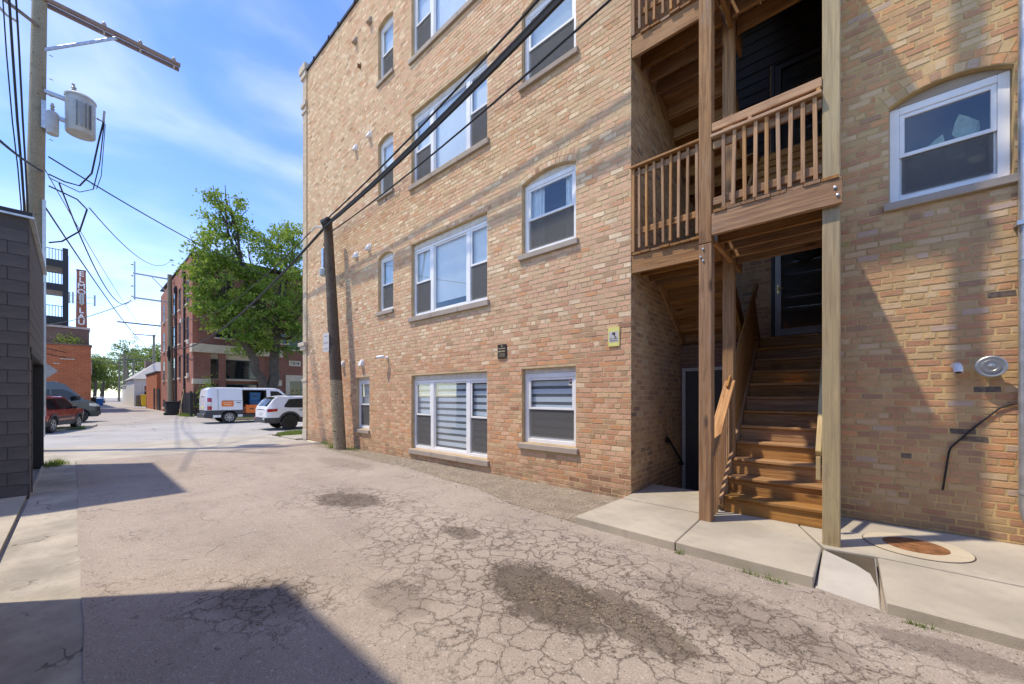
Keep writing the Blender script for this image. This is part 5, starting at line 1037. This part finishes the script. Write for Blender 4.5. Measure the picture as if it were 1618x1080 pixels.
bin_('recycling_bin', (-92, 2.55, -.03), .75, 1.2, 1.1, 'blue', 'blue recycling bin farther down the alley past the orange wall'); bin_('rubbish_bin', (-90, 1.6, -.03), .8, 1.4, 1.15, 'black_plastic', 'black rubbish bin beside the blue recycling bin'); bin_('rubbish_bin', (-112, 2.2, -.03), .8, 1.2, 1.3, 'black_plastic', 'dark bin past the blue recycling bin')
bin_('yellow_bin', (-80, 7.15, -.03), .9, 1.15, 1.75, 'yellow', 'tall yellow bin beside the small red brick garage'); bin_('yellow_bin', (-118, 7.9, -.03), .9, 1.1, 1.7, 'yellow', 'far yellow bin beyond the white house')

# ------------------------------------------------------------------ poles and buildings down the alley
def alley_pole(loc, h, label, arm=None, r0=.17, tilt=0, mat='pole'):
    x, y = loc; t = thing('utility_pole', (x, y, 0), label, 'utility pole', 'utility poles down the alley'); MB().tube([(x, y, -.2), (x, y + tilt * h, h)], [r0, r0 * .75], 12).build('pole', M[mat], t, True)
    if arm: beam('crossarm', (x + .15, y + arm[0], h - arm[2]), (x + .15, y + arm[1], h - arm[2]), .1, .14, M['xarm'], t)
    return t
hp = thing('steel_arm_pole', (-47.6, 5.95, 0), 'wooden pole against the red building with a steel arm frame toward the alley', 'utility pole')
MB().tube([(-47.4, 5.9, -.1), (-47.6, 5.85, 12.9)], [.24, .17], 16).build('pole', M['pole'], hp, True)
for z in (12.45, 10.3): beam('arm', (-47.5, 3.4, z), (-47.5, 5.9, z), .10, .13, M['galv'], hp)
beam('arm_upright', (-47.5, 3.5, 10.1), (-47.5, 3.5, 13.5), .09, .11, M['galv'], hp, up=(0, 1, 0)); beam('arm_brace', (-47.5, 4.6, 12.4), (-47.5, 5.8, 11.0), .05, .06, M['galv'], hp)
for z in (10.4, 11.3, 12.2, 13.2): MB().lathe((-47.5, 3.42, z), (0, -1, 0), [(.03, 0), (.07, .06), (.07, .1), (.03, .16)], 10).build('insulator', M['porcelain'], hp, True)
MB().tube([(-47.3, 5.75, 6.2), (-47.2, 5.7, 5.4), (-47.3, 5.78, 4.8)], [.06, .12, .05], 8).build('splice_case', M['black'], hp, True)
alley_pole((-62, 7.15), 10.3, 'dark pole with short arm rising behind the small red garage', (-4.0, .2, .35), .17)
alley_pole((-88, 8.8), 11.9, 'alley pole with wide crossarm in front of the white house', (-2.6, .3, .2), .2)
alley_pole((-120, 7.2), 11.2, 'far alley pole beyond the white house', (-1.5, 1.5, .8), .28); alley_pole((-135, 8.6), 11.6, 'farther leaning alley pole before the green trees', (-1.5, 1.5, .9), .28, -.02); alley_pole((-158, 8.4), 11.8, 'last grey alley pole before the green trees', (-1.6, 1.6, .9), .28, .015); alley_pole((-150, 10.8), 11, 'grey alley pole standing close to the yellow bin side', (-1.5, 1.5, .7), .3)
og = thing('orange_brick_building', (-60, -4, 0), 'low orange brick building with a blank wall at the left of the alley', 'building')
B('wall', M['far_orange'], og, (-72, -55, -14, 1.05, -.05, 6.35)); B('coping', M['far_brown'], og, (-72.1, -54.9, -14, 1.12, 6.35, 6.5)); B('upper_wall', M['far_brown'], og, (-72, -58, -14, .98, 6.5, 8.3)); B('upper_coping', M['white_paint'], og, (-72.1, -57.9, -14, 1.05, 8.3, 8.48))
for y0, y1, z in ((-.9, .0, 5.0), (-1.3, -.9, 4.55)): B('wall_lamp', M['white_paint'], og, (-55, -54.85, y0, y1, z, z + .08))
sb = thing('steel_balconies', (-60.5, -1.5, 6.5), 'black steel balcony frame standing above the orange brick building', 'balcony')
for x, y in ((-60, -.62), (-60, -3.4), (-63, -.62), (-63, -3.4)): B('column', M['dark_metal'], sb, (x - .19, x + .19, y - .19, y + .19, 6.5, 16.6))
for z in (9.6, 12.9, 15.3): B('deck', M['dark_metal'], sb, (-63.2, -59.8, -3.6, -.5, z - .7, z), bevel=.02)
for z in (9.6, 12.9, 15.3):
    B('rail', M['dark_metal'], sb, (-60.0, -59.94, -3.4, -.6, z + 1.05, z + 1.11))
    for k in range(14): B('baluster', M['dark_metal'], sb, (-60.0, -59.95, -3.3 + k * .2, -3.26 + k * .2, z, z + 1.05))
ch = thing('lettered_chimney', (-75, .58, 0), 'tall tapered brick chimney with white letters down its face', 'chimney')
MB().hexa([(-76.1, .05, 6), (-74.9, .05, 6), (-74.9, 1.16, 6), (-76.1, 1.16, 6), (-75.95, .17, 17.9), (-75.05, .17, 17.9), (-75.05, .97, 17.9), (-75.95, .97, 17.9)]).build('shaft', M['far_red'], ch); B('cap', M['dark_metal'], ch, (-76.0, -75.0, .14, 1.0, 17.9, 18.0))
for c, z_ in (('E', 17.45), ('L', 16.65), ('M', 15.88), ('O', 15.1), ('L', 12.68), ('A', 11.9), ('U', 11.15)):
    text('letter', c, .92, M['white'], ch, FACE_PX(-75.05 + .15 * (17.9 - z_) / 11.9 + .01, .58, z_) @ Matrix.Scale(1.0, 4), .02)
text('letter', 'I', .7, M['white'], ch, FACE_PX(-74.99, .42, 14.3), .02); B('letter', M['white'], ch, (-74.99, -74.98, .55, .68, 13.42, 13.55))
an = thing('chimney_antennas', (-75, .6, 13), 'grey panel antennas clamped round the lettered chimney', 'antenna')
for y, x in ((-.45, -74.9), (-.15, -74.7), (.5, -74.6), (.72, -74.6), (1.75, -74.9)): B('panel', M['grey_metal'], an, (x - .08, x + .08, y - .09, y + .09, 13.45, 14.9))
for z in (13.7, 14.5): MB().tube([(-74.85, -.5, z), (-74.78, .5, z), (-74.85, 1.8, z)], .03, 6).build('mount_bar', M['galv'], an)
wl2 = thing('yard_wall', (-100, 1.2, 0), 'tan wall with pale top beyond the orange building', 'wall'); B('wall', M['far_buff'], wl2, (-112, -74, -6, 1.4, 0, 4.4)); B('coping', M['white_paint'], wl2, (-112, -74, -6, 1.5, 4.4, 6.0))
sg = thing('small_brick_garage', (-63, 7.2, 0), 'small red brick garage past the red building', 'garage'); B('wall', M['far_orange'], sg, (-70, -60, 6.25, 12, -.05, 4.3)); B('roof', M['dark_metal'], sg, (-70.1, -59.9, 6.15, 12, 4.3, 4.45)); B('door', M['dark_metal'], sg, (-62.5, -61.3, 6.2, 6.27, 0, 2.5)); B('gate', M['dark_metal'], sg, (-59.9, -57.5, 6.2, 6.26, 0, 2.4))
hs = thing('white_house', (-88, 8, 0), 'small white sided house with grey hip roof beside the alley', 'house')
B('wall', M['siding'], hs, (-96, -82, 6.0, 14, -.05, 4.2)); MB().hexa([(-96.3, 5.7, 4.2), (-81.7, 5.7, 4.2), (-81.7, 14.3, 4.2), (-96.3, 14.3, 4.2), (-92, 9, 7.2), (-86, 9, 7.2), (-86, 11, 7.2), (-92, 11, 7.2)]).build('roof', M['shingle'], hs); B('chimney', M['far_brown'], hs, (-92, -90.5, 8, 9.4, 5, 7.6))
wn = B('window', M['white'], hs, (-82, -81.92, 7.0, 8.15, 1.4, 3.3)); B('pane', M['dark_glass'], wn, (-81.92, -81.88, 7.12, 8.03, 1.52, 2.3)); B('pane', M['far_red'], wn, (-81.92, -81.88, 7.12, 8.03, 2.4, 3.18))
ff = thing('wood_fence', (-80, 6.5, 0), 'weathered board fence in front of the white house', 'fence')
for k in range(12): B('board', M['fence_wood'], ff, (-81.3, -81.26, 6.15 + k * .19, 6.32 + k * .19, 0, 1.65 + .05 * (k % 3)))
B('rail', M['fence_wood'], ff, (-81.26, -81.2, 6.15, 8.4, .5, .6), (-81.26, -81.2, 6.15, 8.4, 1.3, 1.4))
for k, (x, y, h) in enumerate(((-100, 6.4, 3.4), (-125, 8.5, 3.6), (-175, 2, 5), (-140, -6, 6), (-180, 12, 6))):
    t = thing('far_garage', (x, y, 0), ['pale far garage behind the white house', 'tan far garage past the yellow bin', 'brown far building at the left end of the alley', 'buff far building beyond the tan wall', 'far grey building at the end of the alley'][k], 'garage'); y0, y1 = (y, y + 8) if y > 3 else (y - 9, y); B('wall', [M['siding'], M['far_buff'], M['far_brown'], M['far_buff'], M['siding']][k], t, (x - 12, x, y0, y1, 0, h)); B('roof', M['shingle'], t, (x - 12.2, x + .2, y0 - .2, y1 + .2, h, h + .3))
# diamond sign seen from behind, past the garage
dg = thing('diamond_sign', (-24, -.75, 0), 'back of a grey diamond road sign past the grey garage', 'sign'); a = .36
MB().hexa([(-24.01, -.80, 2.6 - a), (-24.01, -.80 + a, 2.6), (-24.0, -.80 + a, 2.6), (-24.0, -.80, 2.6 - a), (-24.01, -.80 - a, 2.6), (-24.01, -.80, 2.6 + a), (-24.0, -.80, 2.6 + a), (-24.0, -.80 - a, 2.6)]).build('plate', M['alum'], dg); MB().tube([(-24.03, -.80, -.1), (-24.03, -.80, 2.9)], .025, 8).build('post', M['galv'], dg)

# ------------------------------------------------------------------ trees, shrubs and grass
def leaf_mesh(name, C, size, mat, parent, rng, droop=.35, tone=None, wf=.5):
    n = len(C); d = rng.normal(size=(n, 3)); d[:, 2] -= droop; d /= np.linalg.norm(d, axis=1, keepdims=True); t = rng.normal(size=(n, 3)); t -= (t * d).sum(1, keepdims=True) * d; t /= np.linalg.norm(t, axis=1, keepdims=True)
    s_ = size * rng.uniform(.6, 1.3, (n, 1)); a = C - d * s_ * .5; b = C + d * s_ * .5; w_ = t * s_ * wf * .5; mid = C + np.cross(d, t) * s_ * .08
    V = np.stack([a, mid - w_, b, mid + w_], 1).reshape(-1, 3); F = np.arange(n * 4).reshape(-1, 4)
    me = bpy.data.meshes.new(name); me.from_pydata(V.tolist(), [], F.tolist()); me.materials.append(mat)
    at = me.attributes.new('lc', 'FLOAT', 'POINT'); tn = rng.uniform(0, 1, n) if tone is None else np.clip(tone + rng.normal(0, .18, n), 0, 1); at.data.foreach_set('value', np.repeat(tn, 4))
    o = bpy.data.objects.new(name, me); return link(o, parent, True)
def crown(blobs, per, rng, sd=.34, lpc=34):
    P = []; T = []; A = []
    for cx, cy, cz, rx, ry, rz, k in blobs:
        for _ in range(int(per * k)):
            v = rng.normal(size=3); v /= np.linalg.norm(v); r_ = rng.uniform(.45, 1.02) ** .6
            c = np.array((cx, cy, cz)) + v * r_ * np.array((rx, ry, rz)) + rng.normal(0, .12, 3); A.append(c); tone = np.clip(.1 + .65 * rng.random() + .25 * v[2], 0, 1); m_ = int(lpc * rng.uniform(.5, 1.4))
            P.append(c + rng.normal(0, 1, (m_, 3)) * np.array((sd, sd, sd * .55))); T.append(np.full(m_, tone))
    return np.concatenate(P), np.concatenate(T), A
def limb_mesh(m, a, b, r0, r1, rng, n=7, wob=.12):
    a, b = Vector(a), Vector(b); L = (b - a).length; pts = []; rs = []
    for i in range(n + 1):
        f = i / n; p_ = a.lerp(b, f) + Vector(rng.normal(0, wob * L * .12, 3)) * (1 if 0 < i < n else 0) + Vector((0, 0, -.10 * L * math.sin(f * math.pi))); pts.append(p_); rs.append(r0 + (r1 - r0) * f)
    m.tube(pts, rs, 8, False); return pts
rng = np.random.default_rng(21)
tr_ = thing('street_tree', (-34, 10.3, 0), 'large bright green leafy tree with forked trunk in front of the red building', 'tree')
tb = MB(); fork = (-34, 10.25, 1.6); tb.tube([(-34, 10.3, -.1), (-34, 10.28, .6), fork], [.62, .5, .46], 14, False)
l1 = limb_mesh(tb, fork, (-34.0, 8.4, 5.6), .36, .26, rng); l2 = limb_mesh(tb, fork, (-34.2, 10.5, 6.4), .44, .32, rng)
blobs = [(-34, 7.0, 9.4, 2.4, 1.9, 2.3, 1), (-33.6, 8.6, 11.9, 2.4, 2.1, 1.9, 1), (-34, 6.3, 11.9, 1.6, 1.3, 1.3, .7), (-34, 7.3, 14.0, 1.5, 1.25, 1.0, .6), (-34, 10.9, 13.4, 2, 1.6, 1.4, .8), (-33.5, 10.3, 10, 2.6, 2.2, 2.2, 1.1), (-33.8, 12.4, 8.6, 2.4, 2.2, 2.3, 1.1), (-33.6, 8.0, 6.9, 2.2, 1.8, 1.5, .9), (-33.8, 11.6, 6.2, 2.4, 2.2, 1.4, .9), (-34, 7.2, 15.9, 1.0, 1.1, .45, .28), (-34, 13, 11.5, 2, 1.8, 1.9, .7), (-33.5, 9.3, 8.3, 2.2, 2, 1.8, .8), (-33.8, 6.4, 7.7, 1.5, 1.1, 1.1, .5), (-34, 8.9, 5.4, 1.7, 1.2, .8, .4), (-34, 11.8, 14.9, 1.0, .9, .7, .25), (-34, 5.7, 10.3, 1.2, .8, .9, .35)]
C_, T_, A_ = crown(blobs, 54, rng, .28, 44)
starts = [Vector(p_) for p_ in l1[3:]] + [Vector(p_) for p_ in l2[3:]]
for bl_ in blobs:
    e = Vector(bl_[:3]); s_ = min(starts, key=lambda q: (q - e).length); pts = limb_mesh(tb, s_, e, .17, .06, rng); 
    for _ in range(5): v = Vector(rng.normal(size=3)); limb_mesh(tb, pts[random.randint(3, 7)], e + Vector((v.x * bl_[3], v.y * bl_[4], abs(v.z) * bl_[5])) * .55, .05, .015, rng, 5)
for e in ((-34, 6.5, 16.6), (-34, 8.0, 16.3), (-34, 7.2, 16.9), (-34, 8.6, 15.6)): limb_mesh(tb, (-34, 7.4, 13.8), e, .07, .02, rng, 6)
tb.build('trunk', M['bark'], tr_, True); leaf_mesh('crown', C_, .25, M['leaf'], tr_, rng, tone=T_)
for k, (x, y, h, s_, lb) in enumerate(((-170, 5.5, 18, 7.5, 'broad green tree at the far end of the alley'), (-150, 3.4, 12.5, 4.2, 'green tree leaning over the left of the far alley'), (-165, 17, 19, 8, 'wide green tree behind the white house'), (-190, 12, 21, 8, 'tall hazy tree beyond the far poles'), (-205, 1.5, 10, 5, 'small far tree at the alley end'), (-215, 6.5, 9, 6.5, 'low bushy tree closing the end of the alley'), (-225, 15, 10, 7, 'low bushy tree beside the end of the alley'), (-200, 22, 13, 7, 'bushy far tree behind the white house roof'), (-120, 15, 14.5, 5.5, 'green tree over the roof of the white house'))):
    t = thing('far_tree', (x, y, 0), lb, 'tree', 'trees at the far end of the alley'); m = MB(); m.tube([(x, y, 0), (x, y + .3, h * .35), (x, y, h * .7)], [.4, .32, .12], 8, False); bs = []
    for _ in range(8): v = rng.normal(size=3) * .5; bs.append((x + v[0] * s_ * .6, y + v[1] * s_ * .8, h * .66 + v[2] * h * .22, s_ * .42, s_ * .42, h * .15, 1))
    for b_ in bs: limb_mesh(m, (x, y, h * .4), b_[:3], .15, .04, rng, 5)
    m.build('trunk', M['bark'], t, True); c_, t_, _a = crown(bs, 16, rng, .6, 34); leaf_mesh('crown', c_, .55, M['leaf_far'], t, rng, tone=t_)
def shrub(name, loc, s_, h, n, label, mat='leaf', size=.10):
    t = thing(name, loc, label, 'plant'); P = rng.normal(0, 1, (n, 3)) * np.array((s_, s_, h * .28)) + np.array((loc[0], loc[1], loc[2] + h * .55)); m = MB()
    for _ in range(5): m.tube([loc, (loc[0] + rng.normal(0, s_ * .7), loc[1] + rng.normal(0, s_ * .7), loc[2] + h * .8)], [.015, .005], 5, False)
    m.build('stem', M['bark'], t); leaf_mesh('foliage', P, size, M[mat], t, rng, droop=-.2); return t
shrub('garden_bush', (-37.4, 13.4, 0), .5, 1.7, 700, 'pale green bush beside the entrance of the red building', size=.16); shrub('garden_bush', (-37.6, 6.9, 0), .35, 2.6, 900, 'green bush between the fence and the van', size=.16); shrub('rooftop_plant', (-57, -.4, 6.5), .5, 1.0, 400, 'green plant on the roof edge of the orange building', size=.16)
def grass(name, area, n, h, label, zf=0.02, mat='grass', cat='grass', kind='stuff'):
    V = []; F = []; T = []; k = 0; r_ = random.Random(hash(name) % 1000 if False else len(name))
    while k < n:
        x, y = area(r_); hh = h * r_.uniform(.4, 1.25); a = r_.uniform(0, 6.28); w_ = .0015 + hh * (.03 if kind else .03); lx, ly = math.cos(a) * hh * .5, math.sin(a) * hh * .5; b = len(V)
        V += [(x - math.sin(a) * w_, y + math.cos(a) * w_, zf), (x + math.sin(a) * w_, y - math.cos(a) * w_, zf), (x + lx, y + ly, zf + hh)]; F.append((b, b + 1, b + 2)); T += [r_.random()] * 3; k += 1
    me = bpy.data.meshes.new(name); me.from_pydata(V, [], F); me.materials.append(M[mat]); me.attributes.new('lc', 'FLOAT', 'POINT').data.foreach_set('value', T)
    o = bpy.data.objects.new(name, me); COL.objects.link(o); return tag(o, label, cat, None, kind)
def pk_near(r_):
    while True:
        x, y = r_.uniform(-18.35, -16.75), r_.uniform(5.36, 9.5)
        if y > 5.36 + max(0, (-17.3 - x)) * .7: return x, y
grass('parkway_grass', pk_near, 16000, .10, 'green grass strip at the street corner of the brick building', .02)
grass('far_parkway_grass', lambda r_: (r_.uniform(-36, -30.4), r_.uniform(7, 16)), 12000, .16, 'grass strip under the street tree across the street', .02)
grass('parking_grass', lambda r_: (r_.uniform(-29.2, -27.6), r_.uniform(-.8, .35)), 3500, .12, 'small grass patch beneath the red utility car', -.01)
grass('kerb_weeds', lambda r_: (-41.6 + r_.random() * 3.6, 5.88 - abs(r_.gauss(0, .15))), 900, .25, 'weeds along the black picket fence', -.02)
def tuft(loc, n, h, sp, label):
    t = grass('weed_tuft', lambda r_: (loc[0] + r_.gauss(0, sp[0]), loc[1] + r_.gauss(0, sp[1])), n, h, label, loc[2], cat='weeds', kind='stuff'); return t
tuft((-13.8, -.3, 0), 420, .13, (.2, .1), 'weed clump at the foot of the grey garage jamb'); tuft((-12.9, 5.42, 0), 110, .14, (.16, .06), 'green weeds at the wall between the corner and the leaning pole'); tuft((-11.75, 5.2, 0), 160, .20, (.12, .08), 'green weeds beside the foot of the leaning pole'); tuft((-10.9, 5.35, 0), 130, .12, (.2, .07), 'yellowish weeds right of the leaning pole')
tuft((-.62, 3.99, 0), 80, .05, (.10, .02), 'grass tuft at the slab edge below the stairs'); tuft((-.45, 3.97, 0), 50, .045, (.06, .02), 'smaller grass tuft at the slab edge toward the ramp'); tuft((.38, 3.86, 0), 70, .042, (.06, .015), 'grass tuft at the slab edge past the damp ramp'); tuft((-1.28, 4.03, 0), 40, .05, (.03, .012), 'tiny weed at the joint of two slabs')
